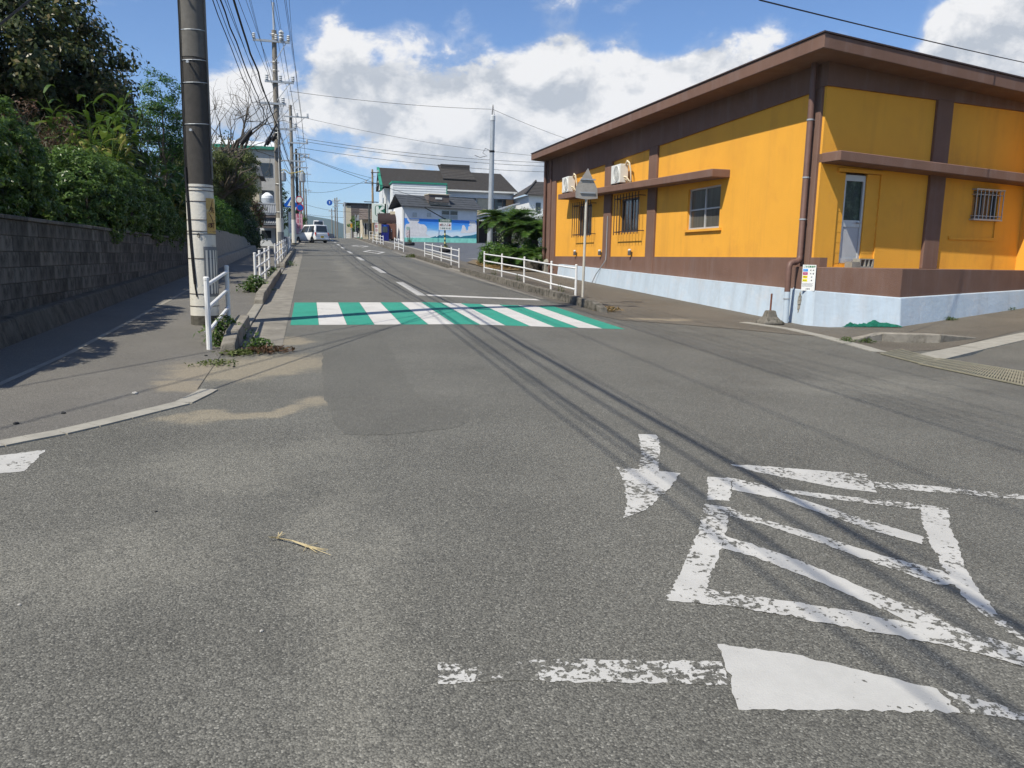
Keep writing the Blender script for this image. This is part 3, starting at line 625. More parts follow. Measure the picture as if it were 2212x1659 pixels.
# collection-day notice
po = thing('notice_board', 'white notice with coloured boxes fixed to the brown platform', 'notice', (9.945, 13.86, .9), math.radians(-58))
pc = [('notice_sheet', (.62, .62, .62))]
pw = .33; ph = .60; po.scale = (.84, 1, .88)
B().box(-pw/2, pw/2, -.012, 0, 0, ph).build('sheet', mat('notice_white', (.72, .72, .70), .5, .03), po)
tx = lambda s, size, x, z, c: text('lettering', s, size, c, po, (x, -.0145, z))
gr = mat('print_green', (.03, .25, .10), .6, .02); dk = mat('print_dark', (.05, .05, .06), .6, .02); M['print_dark'] = dk
tx('ごみ収集場所', .05, 0, .555, gr)
for i, (c, s, d) in enumerate([((.05, .30, .72), '燃えるごみ', '月・木'), ((.45, .03, .16), '資源ごみ', '火・金'), ((.75, .55, .02), '不燃ごみ', '水'), ((.8, .68, .03), '粗大ごみ', '水')]):
    z = .475-i*.078
    B().box(-.15, -.03, -.0145, -.012, z-.03, z+.03).build('colour_box', mat('notice_colour', c, .6, .03), po); text('lettering', s, .02, M['white_plastic'] if i < 2 else gr, po, (-.09, -.0165, z)); tx(d, .034, .075, z, dk)
for i in range(4): B().box(-.15, .12-.02*(i % 2), -.014, -.012, .165-i*.022, .169-i*.022).build('rule_line', dk, po)
tx('大 崎 町', .03, .0, .04, dk)
# concrete block in front of the door
cb = thing('concrete_block', 'hollow concrete block lying by the back door on the platform', 'block', tuple(RF(1.25, .14, 1.385)+ORG), math.radians(8))
b = B(); H_, D_ = .1, .19
for x0, x1 in ((-.2, -.165), (-.055, -.025), (.055+.0, .085), (.165, .2)): b.box(x0, x1, -D_/2, D_/2, .025, H_*1.7)
b.box(-.2, .2, -D_/2, D_/2, 0, .03); b.box(-.2, .2, -D_/2, D_/2, H_*1.7, H_*1.9); b.build('body', M['conc_pale'], cb)
B().box(-.42, -.205, -.1, .1, 0, .12).build('end_slab', M['conc'], cb)
# rusty rod in a concrete foot
p = gp(1662, 700)
rb = thing('rod_in_concrete_foot', 'rusty iron rod standing in a flared concrete foot', 'post base', tuple(p))
b = B(); ring = [(.24, 0), (.235, .05), (.17, .09), (.12, .16), (.095, .25), (.085, .28)]
prev = None
for r, z in ring:
    sq = [(-r, -r*.8, z), (r, -r*.8, z), (r, r*.8, z), (-r, r*.8, z)]
    n0 = len(b.v); b.v += sq
    if prev is not None: b.f += [(prev+i, prev+(i+1) % 4, n0+(i+1) % 4, n0+i) for i in range(4)]
    else: b.f.append((n0+3, n0+2, n0+1, n0))
    prev = n0
b.f.append((prev, prev+1, prev+2, prev+3)); b.build('concrete_foot', M['kerb_dirty'], rb, bevel=.015)
B().tube([(0, 0, .26), (.006, 0, .62)], .019, 8).build('rod', M['rust'], rb)
# green net heaped at the foot of the platform
def net():
    rng = np.random.default_rng(5); a = np.array(gp(1760, 704)); c = np.array(gp(1938, 707)); nx, ny = 70, 12; b = B(); v = []
    for i in range(nx):
        t = i/(nx-1); p = a+(c-a)*t
        for j in range(ny):
            q = j/(ny-1); off = (q-.35)*.26
            x, y = p[0]+off*-.25*0+off*.35, p[1]-off*.8
            h = .13*math.sin(math.pi*q)**.8*(.62+.22*math.sin(t*19+1)+.12*math.sin(t*43+q*6)+.08*math.sin(t*90-q*9))*min(1, 6*t, 9*(1-t))
            v.append((x, y, G(x, y)+.012+h+rng.uniform(0, .014)))
    b.add(v, [(i*ny+j, i*ny+j+1, (i+1)*ny+j+1, (i+1)*ny+j) for i in range(nx-1) for j in range(ny-1)])
    o = b.build('crow_net', mat('green_net', (.01, .13, .085), .9, .35, 18, .9, 150), smooth=True)
    tag(o, 'heap of dark green netting along the foot of the platform', 'net')
net()
# hump of kerb, drain grates, roadside
def kerb_hump():
    pts = [gp(1842, 737), gp(1905, 738), gp(2030, 741), gp(2110, 732)]
    t = thing('kerb_hump', 'short sloped-ended concrete kerb standing alone on the corner pavement', 'kerb', tuple(pts[0]))
    b = B(); w = np.array([.05, .22]); hs = [.02, .15, .15, .02]
    P = [np.array(p) for p in pts]
    for i in range(3):
        A, C_ = P[i]-P[0], P[i+1]-P[0]
        q = [A, C_, C_+np.array([w[0], w[1], 0]), A+np.array([w[0], w[1], 0])]
        h = [hs[i], hs[i+1], hs[i+1], hs[i]]
        B().hexa([p-np.array([0, 0, .05]) for p in q]+[p+np.array([0, 0, k]) for p, k in zip(q, h)]).build('kerb_stone', M['kerb'], t, bevel=.012)
kerb_hump()
def grate(c4, label, nb):
    P = [np.array(gp(*q)) for q in c4]; t = thing('drain_grate', label, 'grate', tuple(P[0]), 0, 'steel drain grates along the side street')
    lp_ = lambda u, v: (P[0]*(1-u)*(1-v)+P[1]*u*(1-v)+P[2]*u*v+P[3]*(1-u)*v)-P[0]
    mm = mat('tan_steel_grating', (.28, .26, .19), .6, .2, 12, .1, metal=.2)
    b = B(); b.add([lp_(0, 0)+[0, 0, .008], lp_(1, 0)+[0, 0, .008], lp_(1, 1)+[0, 0, .008], lp_(0, 1)+[0, 0, .008]], [(0, 1, 2, 3)]); b.build('pit', M['black'], t)
    for i in range(nb+1):
        b = B(); u = i/nb; p, q = lp_(u, 0)+[0, 0, .016], lp_(u, 1)+[0, 0, .016]; b.tube([p, q], .014, 4); b.build('bar', mm, t)
    b = B()
    for v in np.linspace(0, 1, 5): b.tube([lp_(0, v)+[0, 0, .018], lp_(1, v)+[0, 0, .018]], .012, 4)
    b.build('cross_bars', mm, t)
grate([(1903, 766), (1990, 788), (2032, 780), (1945, 757)], 'shorter tan steel drain grate beside the pale kerb corner', 22)
grate([(1985, 788), (2225, 838), (2225, 808), (2032, 777)], 'longer tan steel drain grate running out to the picture edge', 40)

# ------------------------------------------------------------------ block wall on the left
M['block'] = mat('sooty_concrete_block', (.105, .101, .09), .95, .4, 3.5, .6, 50, spots=(4, .48, .68, (.035, .034, .03)), rnd=.4, streak=6, grime=(7, .55, (.19, .185, .165)))
M['footing'] = mat('dirty_footing_concrete', (.085, .08, .066), .95, .4, 3, .6, 30, spots=(4, .5, .7, (.03, .028, .022)), streak=4)
wall = thing('block_wall', 'low dark stained concrete block wall under the clipped hedges', 'wall', (-3.75, 7.0, 0))
bm_ = B().box(0, .10, 0, .396, 0, .196).mesh('block', .005)
bm_h = B().box(0, .10, 0, .192, 0, .192).mesh('block_half', .008)
top = 1.83; k = 0
for r in range(7):
    z = top-.2*(r+1); y = 7.0-(.2 if r % 2 else 0)
    while y < 26.3:
        if z+.2 > G(-3.6, y)+.30: link('block', bm_, M['block'], wall, (random.uniform(-.003, .004), y-7.0, z))
        y += .4
B().box(.008, .07, -.15, 19.3, .2, 1.83).build('mortar_core', M['footing'], wall)
for i in range(24): B().box(-.02, .13, i*.805-.1, i*.805+.695, 1.832, 1.885).build('coping_stone', M['block'], wall, bevel=.008)
ft = B()
for i in range(10):
    y0, y1 = -.4+i*2, -.4+(i+1)*2-.015; z0, z1 = G(-3, y0+7), G(-3, y1+7)
    B().hexa([(.2, y0, z0-.1), (.36, y0, z0-.1), (.36, y1, z1-.1), (.2, y1, z1-.1), (-.1, y0, z0+.31), (.25, y0, z0+.28), (.25, y1, z1+.28), (-.1, y1, z1+.31)]).build('footing', M['footing'], wall, bevel=.015)
rw = thing('retaining_wall', 'plain grey concrete retaining wall under the bright box hedge past the utility pole', 'wall', (-3.5, 26.5, 0))
for i in range(4):
    y0, y1 = i*5.6, (i+1)*5.6-.03; z0, z1 = G(-3, y0+26.5), G(-3, y1+26.5)
    B().hexa([(.25, y0, z0-.2), (.32, y0, z0-.2), (.32, y1, z1-.2), (.25, y1, z1-.2), (-.6, y0, 2.37), (.0, y0, 2.37), (.0, y1, 2.42), (-.6, y1, 2.42)]).build('wall_panel', M['conc'], rw, bevel=.02)
    if z1 < 2: B().hexa([(.2, y0+.02, z0-.2), (.55, y0+.02, z0-.2), (.55, y1, z1-.2), (.2, y1, z1-.2), (.2, y0+.02, z0+.35), (.42, y0+.02, z0+.35), (.42, y1, z1+.33), (.2, y1, z1+.33)]).build('footing', M['conc'], rw, bevel=.02)
bank = B(); xs = [-60, -20, -8, -3.72]; ys = [7.2, 15, 27, 38, 48.5]
bank.add([(x, y, max(1.5 if y < 27 else 2.1, G(x, y)+.3) if i < 3 else (1.5 if y < 27 else 2.1)) for y in ys for i, x in enumerate(xs)], [(j*4+i, j*4+i+1, j*4+i+5, j*4+i+4) for j in range(4) for i in range(3)])
tag(bank.build('garden_ground', M['soil']), kind='structure')

# ------------------------------------------------------------------ foliage
def npmesh(name, V, F):
    me = bpy.data.meshes.new(name); n = F.shape[1]
    me.vertices.add(len(V)); me.vertices.foreach_set('co', V.astype(np.float32).ravel())
    me.loops.add(F.size); me.loops.foreach_set('vertex_index', F.astype(np.int32).ravel())
    me.polygons.add(len(F)); me.polygons.foreach_set('loop_start', np.arange(0, F.size, n, dtype=np.int32)); me.polygons.foreach_set('loop_total', np.full(len(F), n, dtype=np.int32))
    me.update(calc_edges=True); return me
def leaves(name, P, Nrm, length, width, mt, parent, rng, droop=.3):
    n = len(P); Nrm = Nrm+rng.normal(0, .45, (n, 3)); Nrm /= np.linalg.norm(Nrm, axis=1)[:, None]+1e-9
    a = np.cross(Nrm, rng.normal(0, 1, (n, 3))); a /= np.linalg.norm(a, axis=1)[:, None]+1e-9
    a[:, 2] -= droop*rng.random(n); b = np.cross(Nrm, a); b /= np.linalg.norm(b, axis=1)[:, None]+1e-9
    L_ = (length*rng.uniform(.6, 1.25, n))[:, None]; W_ = (width*rng.uniform(.7, 1.2, n))[:, None]
    V = np.empty((n, 4, 3)); V[:, 0] = P-a*L_*.5; V[:, 1] = P+b*W_*.5-a*L_*.05+Nrm*L_*.05; V[:, 2] = P+a*L_*.5-Nrm*L_*.08; V[:, 3] = P-b*W_*.5-a*L_*.05+Nrm*L_*.05
    return link(name, npmesh(name, V.reshape(-1, 3), np.arange(4*n).reshape(n, 4)), mt, parent)
def blobs_pts(blobs, nclump, per, crad, rng, shell=(.72, 1.02), zmin=None, lump=.12):
    vol = np.array([b[3]*b[4]+b[4]*b[5]+b[3]*b[5] for b in blobs]); pr = vol/vol.sum(); P = []; Nn = []
    for bi, c in zip(range(len(blobs)), rng.multinomial(nclump, pr)):
        cx, cy, cz, rx, ry, rz = blobs[bi]
        d = rng.normal(0, 1, (c, 3)); d /= np.linalg.norm(d, axis=1)[:, None]
        rad = rng.uniform(*shell, c)*(1+lump*np.sin(d[:, 0]*5+bi)*np.sin(d[:, 1]*6+2*bi)+lump*.7*np.sin(d[:, 2]*8+bi*3))
        C_ = np.array([cx, cy, cz])+d*rad[:, None]*np.array([rx, ry, rz])
        k = np.repeat(np.arange(c), per); off = rng.normal(0, 1, (len(k), 3)); off /= np.linalg.norm(off, axis=1)[:, None]; off *= (rng.random(len(k))**.45*crad)[:, None]*rng.uniform(.6, 1.3, c)[k][:, None]
        p = C_[k]+off*np.array([1, 1, .75]); P.append(p); Nn.append(d[k]*.6+off/crad*.8+np.array([0, 0, .45]))
    P = np.concatenate(P); Nn = np.concatenate(Nn)
    if zmin is not None: k = P[:, 2] > zmin; P, Nn = P[k], Nn[k]
    return P, Nn
M['bark'] = mat('grey_brown_bark', (.10, .085, .066), .95, .35, 6, .6, 40, streak=8)
M['lf_dark'] = leaf_mat('dark_evergreen_leaf', (.032, .052, .016), (.075, .10, .03), (.25, .20, .095), .38, .38)
M['lf_hedge'] = leaf_mat('glossy_hedge_leaf', (.05, .10, .018), (.11, .19, .04), (.21, .30, .09), .3, .42)
M['lf_bright'] = leaf_mat('bright_box_leaf', (.04, .10, .014), (.085, .18, .026), (.14, .23, .04), .5, .3)
M['lf_pine'] = leaf_mat('fresh_green_leaf', (.03, .085, .016), (.065, .155, .028), (.11, .2, .04), .5, .35)
M['lf_ginger'] = leaf_mat('ginger_leaf', (.05, .10, .014), (.13, .20, .032), (.36, .33, .11), .35, .35)
M['lf_red'] = leaf_mat('reddish_twig_leaf', (.05, .03, .012), (.09, .05, .025), (.17, .08, .05), .6)
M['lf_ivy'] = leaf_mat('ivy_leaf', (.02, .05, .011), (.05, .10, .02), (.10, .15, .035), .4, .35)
M['lf_olive'] = leaf_mat('olive_leaf', (.06, .09, .02), (.13, .16, .05), (.21, .23, .095), .6, .4)
M['lf_pale'] = leaf_mat('white_blossom', (.08, .13, .03), (.12, .16, .06), (.62, .60, .56), .6)
M['lf_dry'] = leaf_mat('dry_straw', (.2, .13, .05), (.32, .22, .09), (.42, .31, .15), .8)
M['lf_cycad'] = leaf_mat('cycad_leaflet', (.045, .10, .018), (.09, .175, .034), (.17, .25, .06), .35, .38)
M['lf_weed'] = leaf_mat('weed_leaf', (.03, .07, .012), (.07, .13, .025), (.16, .19, .06), .5)
def limbs(b, p, d, l, r, depth, rng, up=.15, spread=.6, taper=.68, kids=(2, 3), tips=None, wob=.18):
    """grow a branch and its children into b"""
    pts = [Vector(p)]; dd = Vector(d).normalized(); n = 4
    for i in range(n):
        dd = (dd+Vector(rng.normal(0, wob, 3))+Vector((0, 0, up*.3))).normalized(); pts.append(pts[-1]+dd*l/n)
    b.tube(pts, [r*(1-(1-taper)*i/n) for i in range(n+1)], 7 if r > .05 else 4, cap=False)
    if depth <= 0:
        if tips is not None: tips.append(pts[-1])
        return
    for k in range(rng.integers(kids[0], kids[1]+1)):
        t = rng.uniform(.45, 1) if k else 1; i = min(n, int(t*n)); q = pts[i]
        nd = (dd+Vector(rng.normal(0, spread, 3))+Vector((0, 0, up))).normalized()
        limbs(b, q, nd, l*rng.uniform(.6, .85), r*taper*rng.uniform(.7, 1), depth-1, rng, up, spread, taper, kids, tips, wob)
def tree(name, label, base, H_, r, blobs, nclump, per, crad, ll, lw, lm, seed=1, zmin=None, depth=3, group=None, extra=None, cat='tree', shell=(.72, 1.02)):
    rng = np.random.default_rng(seed); t = thing(name, label, cat, base, 0, group)
    B_ = [(x-base[0], y-base[1], z-base[2], *q) for x, y, z, *q in blobs]
    b = B(); limbs(b, (0, 0, -.2), (rng.normal(0, .08), rng.normal(0, .08), 1), H_*.5, r, depth, rng, .25, .55, .72, (2, 4))
    for q in B_[:6]: b.tube([(0, 0, H_*.25), (q[0]*.5, q[1]*.5, (H_*.3+q[2])*.55), (q[0], q[1], q[2])], [r*.7, r*.45, r*.12], 6, False)
    b.build('trunk', M['bark'], t)
    P, Nn = blobs_pts(B_, nclump, per, crad, rng, shell, zmin)
    leaves('crown', P, Nn, ll, lw, lm, t, rng)
    if extra:
        k = rng.choice(len(P), int(len(P)*extra[1])); leaves('leaf_tufts', P[k]+rng.normal(0, .08, (len(k), 3)), Nn[k], ll, lw, extra[0], t, rng)
    return t
tree('evergreen_tree', 'big dark evergreen tree with a rounded crown above the left hedges', (-9.0, 26.5, 1.6), 5, .3,
     [(-8.1, 26, 6.5, 3.1, 3, 2.9), (-10.8, 25, 7.0, 3.2, 3, 2.9), (-7.4, 28, 5.0, 2.5, 2.4, 2.4), (-9.2, 27, 4.2, 3, 2.5, 2.2), (-13.2, 24, 6.6, 3, 3, 3.2), (-7.2, 25.5, 3.4, 2.0, 1.6, 1.6), (-6.6, 26.5, 5.9, 1.5, 1.6, 1.5), (-6.3, 23, 3.1, 1.0, 2.0, 1.3), (-6.1, 30.5, 3.6, 1.0, 2.0, 1.6), (-9.3, 24.5, 8.3, 2.2, 2.2, 1.4)], 1350, 120, .58, .19, .09, M['lf_dark'], 11, extra=(M['lf_olive'], .07), shell=(.55, 1.02))
tree('feathery_tree', 'slim bright green feathery tree just left of the near utility pole', (-6.1, 38, 1.9), 6, .12,
     [(-6.1, 38, 8.3, .75, .9, .9), (-6.4, 38, 7.2, 1.0, 1.1, .8), (-5.6, 38.5, 6.6, .8, .8, .7), (-6.5, 38, 5.9, .8, .8, .6), (-5.7, 38.5, 5.2, .8, .8, .6)], 120, 90, .42, .15, .05, M['lf_pine'], 5, depth=4)
def hedge(name, label, base, blobs, n, per, crad, ll, lw, lm, seed, group=None, zmin=None, cat='hedge', lump=.06, shell=(.80, .99)):
    rng = np.random.default_rng(seed); t = thing(name, label, cat, base, 0, group)
    B_ = [(x-base[0], y-base[1], z-base[2], *q) for x, y, z, *q in blobs]
    b = B()
    for q in B_:
        for k in range(3):
            e = Vector((q[0]+rng.normal(0, q[3]*.3), q[1]+rng.normal(0, q[4]*.3), q[2]+q[5]*.4)); b.tube([(q[0]+rng.normal(0, .15), q[1]+rng.normal(0, .2), 0), (e.x, e.y, e.z*.6), e], [.035, .025, .01], 5, False)
    b.build('stems', M['bark'], t)
    P, Nn = blobs_pts(B_, n, per, crad, rng, shell, zmin, lump); leaves('foliage', P, Nn, ll, lw, lm, t, rng, .1)
    # inner mass so the shrub is not see-through
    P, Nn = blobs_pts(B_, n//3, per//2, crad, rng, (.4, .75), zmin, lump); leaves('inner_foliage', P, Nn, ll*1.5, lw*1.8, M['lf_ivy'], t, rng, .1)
    return t
hedge('clipped_shrub', 'tall rounded clipped shrub spilling over the block wall at the picture edge', (-4.6, 11.5, 1.5), [(-4.55, 8.6, 2.2, .85, 1.6, 1.1), (-4.65, 11.2, 2.4, 1.0, 1.7, 1.25), (-4.55, 13.0, 2.45, .85, 1.4, 1.25), (-5.6, 11, 2.6, 1.2, 2.4, 1.5), (-4.4, 13.9, 1.95, .6, .9, .6)], 2600, 42, .11, .085, .034, M['lf_hedge'], 21, 'hedges on the block wall', lump=.035, shell=(.9, 1.0))
hedge('clipped_hedge', 'long rounded clipped hedge on the block wall between the tall shrub and the near pole', (-4.4, 19.5, 1.5), [(-4.35, 16.7, 2.3, .9, 1.3, 1.05), (-4.4, 18.6, 2.4, .95, 1.6, 1.1), (-4.35, 20.8, 2.35, .9, 1.8, 1.05), (-4.35, 23.0, 2.2, .85, 1.5, 1.0), (-4.35, 24.6, 2.05, .8, 1.0, .9)], 2800, 42, .11, .085, .034, M['lf_hedge'], 22, 'hedges on the block wall', lump=.035, shell=(.9, 1.0))
hedge('box_hedge', 'bright green squared box hedge on the grey retaining wall', (-4.1, 37, 2.1), [(-4.15, 29+2.2*i, 2.95, .75, 1.5, .95) for i in range(8)], 1100, 50, .16, .10, .05, M['lf_bright'], 23, lump=.03, shell=(.9, 1.0))
# bushes further along the left side
tree('twiggy_shrub', 'reddish twiggy shrub in front of the dark evergreen tree', (-5.4, 17.8, 1.5), 2.4, .05, [(-5.4, 17.8, 3.9, .9, .9, .5), (-6.3, 19, 4.1, .9, .8, .5)], 40, 30, .3, .09, .03, M['lf_red'], 31, depth=5, cat='shrub')
hedge('ivy_mound', 'dark ivy-covered mound at the end of the retaining wall', (-4.2, 49, 1.5), [(-4.3, 47.2, 3.2, 1.0, 1.8, 2.0), (-4.0, 50.2, 3.0, .9, 1.6, 1.6), (-4.6, 49, 4.3, 1.2, 2, 1.3), (-3.5, 51.5, 2.6, .55, 1.0, .9)], 300, 60, .4, .15, .1, M['lf_ivy'], 24, zmin=.3, cat='shrub', lump=.15)
tree('russet_bush', 'yellow and russet leaning bush by the tiled gate', (-3.9, 53.5, 1.8), 2.4, .06, [(-3.6, 53.5, 4.3, .8, .8, .6), (-3.2, 53.7, 3.7, .5, .6, .4)], 40, 60, .3, .13, .06, M['lf_red'], 33, cat='shrub', extra=(M['lf_bright'], .25))
tree('spreading_tree', 'olive-green flat spreading tree behind the near utility pole', (-5.3, 44, 1.9), 5.0, .2, [(-5.2, 43, 6.1, 1.7, 2.0, .45), (-4.2, 45, 5.5, 1.5, 2, .4), (-6.2, 45, 5.7, 1.5, 1.6, .5), (-5.4, 42, 4.8, 1.0, 1.4, .8), (-3.6, 46.5, 5.0, 1.0, 1.5, .3), (-3.5, 50, 6.9, .9, 1.2, .5), (-4.0, 51, 6.0, 1.0, 1.2, .5)], 260, 110, .42, .17, .055, M['lf_olive'], 34, depth=4)
hedge('tall_ivy_thicket', 'tall green thicket filling the gap behind the near utility pole', (-5.2, 46, 2.0), [(-5.4, 45, 4.2, 1.3, 1.6, 1.6), (-4.7, 47, 4.6, 1.0, 1.5, 1.3), (-6.3, 46, 5.0, 1.3, 1.6, 1.5)], 190, 70, .4, .15, .07, M['lf_olive'], 27, cat='shrub', lump=.2)
tree('roadside_bush', 'dark green roadside tree behind the second utility pole', (-4.3, 102, 3.5), 4, .12, [(-4.3, 102, 8.2, 1.9, 2, 2.9), (-3.5, 103, 6.2, 1.6, 1.5, 2.4), (-4.6, 104, 10.2, 1.2, 1.4, 1.4)], 120, 60, .5, .22, .12, M['lf_ivy'], 35)
tree('far_bush', 'small green bush far along the left of the road by the hill', (-1.9, 118, 3.9), 2, .08, [(-1.6, 118, 6.0, 1.2, 1.5, 1.7)], 50, 50, .5, .25, .15, M['lf_bright'], 36)
def bare_tree():
    rng = np.random.default_rng(44); t = thing('bare_tree', 'bare-branched tree with an ivy-clad trunk against the clouds', 'tree', (-5.0, 50, 1.9)); b = B(); tips = []
    b.tube([(0, 0, -.2), (.1, 0, 2), (.3, 0, 4.2)], [.3, .25, .2], 9)
    for a, l in ((-1.1, 2.6), (-.45, 2.4), (.2, 2.3), (.75, 2.6), (1.3, 2.2), (2.6, 2)):
        limbs(b, (.3, 0, 4.1), (math.sin(a)*1.35, rng.normal(0, .3), .65), l*1.15, .10, 4, rng, .13, .62, .62, (2, 3), tips, .22)
    b.build('trunk', M['bark'], t)
    P = np.concatenate([rng.normal(0, 1, (900, 3))*[.25, .25, .9]+[.3, 0, 4.6], rng.normal(0, 1, (700, 3))*[.35, .3, .5]+[-.6, 0, 3.3]]); leaves('ivy', P, rng.normal(0, 1, P.shape), .14, .1, M['lf_ivy'], t, rng)
    T = np.array([tuple(q) for q in tips]); T = T[(T[:, 0] < -.8)]; k = rng.choice(len(T), 500); P = T[k]+rng.normal(0, .18, (500, 3)); P[:, 2] -= 1.0; leaves('leaf_tufts', P, rng.normal(0, 1, P.shape), .14, .06, M['lf_olive'], t, rng)
bare_tree()
# tall ginger-like plants with strap leaves
def ginger(base, n, h, seed, label):
    rng = np.random.default_rng(seed); t = thing('strap_leaf_plant', label, 'plant', base, 0, 'strap-leaved plants behind the hedge')
    for s in range(n):
        a = rng.uniform(0, 6.28); tilt = rng.uniform(.05, .4); hh = h*rng.uniform(.65, 1); ox, oy = rng.normal(0, .3, 2); b = B()
        S = lambda q: Vector((ox+math.cos(a)*tilt*hh*q*q, oy+math.sin(a)*tilt*hh*q*q, hh*q*(1-.1*tilt*q)))
        b.tube([S(q) for q in (0, .35, .7, 1)], [.02, .018, .014, .006], 5, False)
        st = b.build('stem', M['lf_ginger'], t)
        b = B(); V = []
        for q in np.linspace(.35, 1, 11):
            p = S(q); az_ = rng.uniform(0, 6.28); el = rng.uniform(.45, 1.25); L_ = rng.uniform(.5, .8); w = rng.uniform(.05, .085)
            dh = Vector((math.cos(az_), math.sin(az_), 0)); sd_ = Vector((-dh.y, dh.x, 0)); pt = []
            for u in np.linspace(0, 1, 5): pt.append((p+dh*(L_*u*math.cos(el)*1.0)+Vector((0, 0, L_*(u*math.sin(el)-.55*u*u))), w*math.sin(math.pi*min(1, u*.85+.12))))
            k = len(b.v)
            for c, ww in pt: b.v += [tuple(c-sd_*ww), tuple(c+sd_*ww)]
            b.f += [(k+2*i, k+2*i+1, k+2*i+3, k+2*i+2) for i in range(4)]
        b.build('leaf_blades', M['lf_ginger'], st)
for i, (x, y, h, l) in enumerate([(-4.95, 20.3, 3.1, 'strap-leaved plant at the centre of the clump behind the hedge'), (-4.85, 22.0, 3.4, 'tallest strap-leaved plant rising above the clipped hedge'), (-4.75, 23.8, 2.9, 'strap-leaved plant close to the near utility pole'), (-4.6, 25.6, 2.6, 'lower strap-leaved plant partly behind the near utility pole'), (-4.9, 18.9, 2.4, 'strap-leaved plant leaning over the hedge beside the twiggy shrub'), (-4.0, 26.2, 1.9, 'yellowing strap-leaved plant at the end of the block wall')]):
    ginger((x, y, 1.5), 17, h*1.12, 50+i, l)

# ------------------------------------------------------------------ utility poles and cables
M['pole_dark'] = mat('dark_concrete_sleeve', (.066, .061, .055), .9, .12, 12, .5, 260)
M['pole_grey'] = mat('grey_concrete_pole', (.22, .20, .17), .9, .15, 3, .3, 60, streak=4)
M['pole_white'] = mat('chipped_white_paint', (.58, .56, .50), .7, .08, 3, .2, 40, spots=(5, .62, .72, (.38, .32, .22)), streak=3)
M['pole_steel'] = mat('dark_steel_pole', (.05, .06, .06), .6, .15, 3, .05)
M['porcelain'] = mat('porcelain', (.55, .57, .58), .3, .05, 5, 0)
M['cable'] = mat('black_cable', (.008, .008, .009), .6, .1, 5, 0)
M['wood'] = mat('weathered_wood', (.30, .22, .13), .85, .25, 6, .3, 30, streak=8)
M['taupe0'] = mat('rusty_crossarm', (.09, .075, .065), .8, .2)
P1 = (-1.52, 12.2)
def pole(name, label, x, y, h, r0, r1, arms, split=None, body='pole_grey', lean=(0, 0), group='utility poles along the left of the road', lower='pole_white'):
    z = G(x, y); t = thing(name, label, 'utility pole', (x, y, z), 0, group)
    R = lambda q: r0+(r1-r0)*q/h
    X = lambda q: (lean[0]*q, lean[1]*q, q)
    if split:
        b = B(); b.tube([X(-.2), X(.14)], [R(0)*1.0, R(0)], 24); auto(b.build('pole_base', M['footing'], t))
        b = B(); b.tube([X(.14), X(split)], [R(.14)*1.01, R(split)*1.01], 24); auto(b.build('painted_sleeve', M[lower], t))
        if split[1] if isinstance(split, tuple) else False: pass
        b = B(); b.tube([X(split), X(h)], [R(split)*.985, R(h)], 24); auto(b.build('shaft', M[body], t))
    else:
        b = B(); b.tube([X(-.2), X(h)], [R(0), R(h)], 14); auto(b.build('shaft', M[body], t))
    for hz, x0, x1, ins in arms:
        b = B(); b.box(x0, x1, -.20, -.12, hz-.05, hz+.05); a = b.build('crossarm', M['taupe0'] if body == 'wood' else M['steel'], t)
        B().tube([(x1*.75, -.16, hz-.05), (lean[0]*(hz-1), -.1, hz-.95)], .02, 5).build('arm_brace', M['steel'], a)
        for ix in ins:
            b = B(); b.lathe([(.05, 0), (.09, .05), (.06, .09), (.09, .14), (.06, .18), (.09, .23), (.04, .28)], 10, (ix, -.16, hz+.05)); b.build('insulator', M['porcelain'], a)
    return t
M['pole_mid'] = mat('weathered_brown_concrete', (.14, .132, .118), .9, .14, 10, .5, 240)
p1 = pole('utility_pole', 'thick near utility pole with a dark sleeve above white paint', P1[0], P1[1], 12.6, .20, .115, [(12.2, -.9, .9, (-.8, 0, .8)), (10.2, -.75, .75, (-.65, .1, .65)), (7.0, -.5, .4, ())], 2.02, 'pole_dark', (.003, 0))
b = B(); b.tube([(.003*3.75, 0, 3.75), (.003*12.55, 0, 12.55)], [.1775, .1185], 24); auto(b.build('upper_shaft', M['pole_mid'], p1))
for hz in (2.86, 3.42, 3.72, 4.12, 4.86, 5.5):
    R = .203-.0068*hz; b = B(); b.tube([(R*math.cos(a)+.003*hz, R*math.sin(a), hz+.02*math.cos(a-1)) for a in np.linspace(0, 2*math.pi, 25)], .006, 5); b.build('band', M['steel'], p1)
for hz in (.28, .46, .97, 1.32, 1.36, 1.52, 1.78, 1.93, 1.98):
    R = .206-.0068*hz; b = B(); b.tube([(R*math.cos(a)+.003*hz, R*math.sin(a), hz) for a in np.linspace(0, 2*math.pi, 25)], .005, 5); b.build('band', M['iron'], p1)
for hz, a in ((2.75, -1.75), (3.66, -1.75), (4.55, -1.8)):
    R = .2-.0068*hz; b = B(); b.tube([(R*math.cos(a), R*math.sin(a), hz), ((R+.07)*math.cos(a), (R+.07)*math.sin(a), hz)], .012, 8); b.tube([((R+.06)*math.cos(a), (R+.06)*math.sin(a), hz), ((R+.075)*math.cos(a), (R+.075)*math.sin(a), hz)], .02, 8); b.build('step_bolt', M['steel'], p1)
b = B(); aa = -2.45; b.tube([((.212-.0068*q)*math.cos(aa+w), (.212-.0068*q)*math.sin(aa+w), q) for q, w in ((5.9, -.1), (4.2, 0), (2.6, -.05), (2.15, .02), (1.7, .12), (1.3, .2), (.9, .32), (.55, .42), (.42, .52))], .011, 6); b.build('ground_wire', M['cable'], p1)
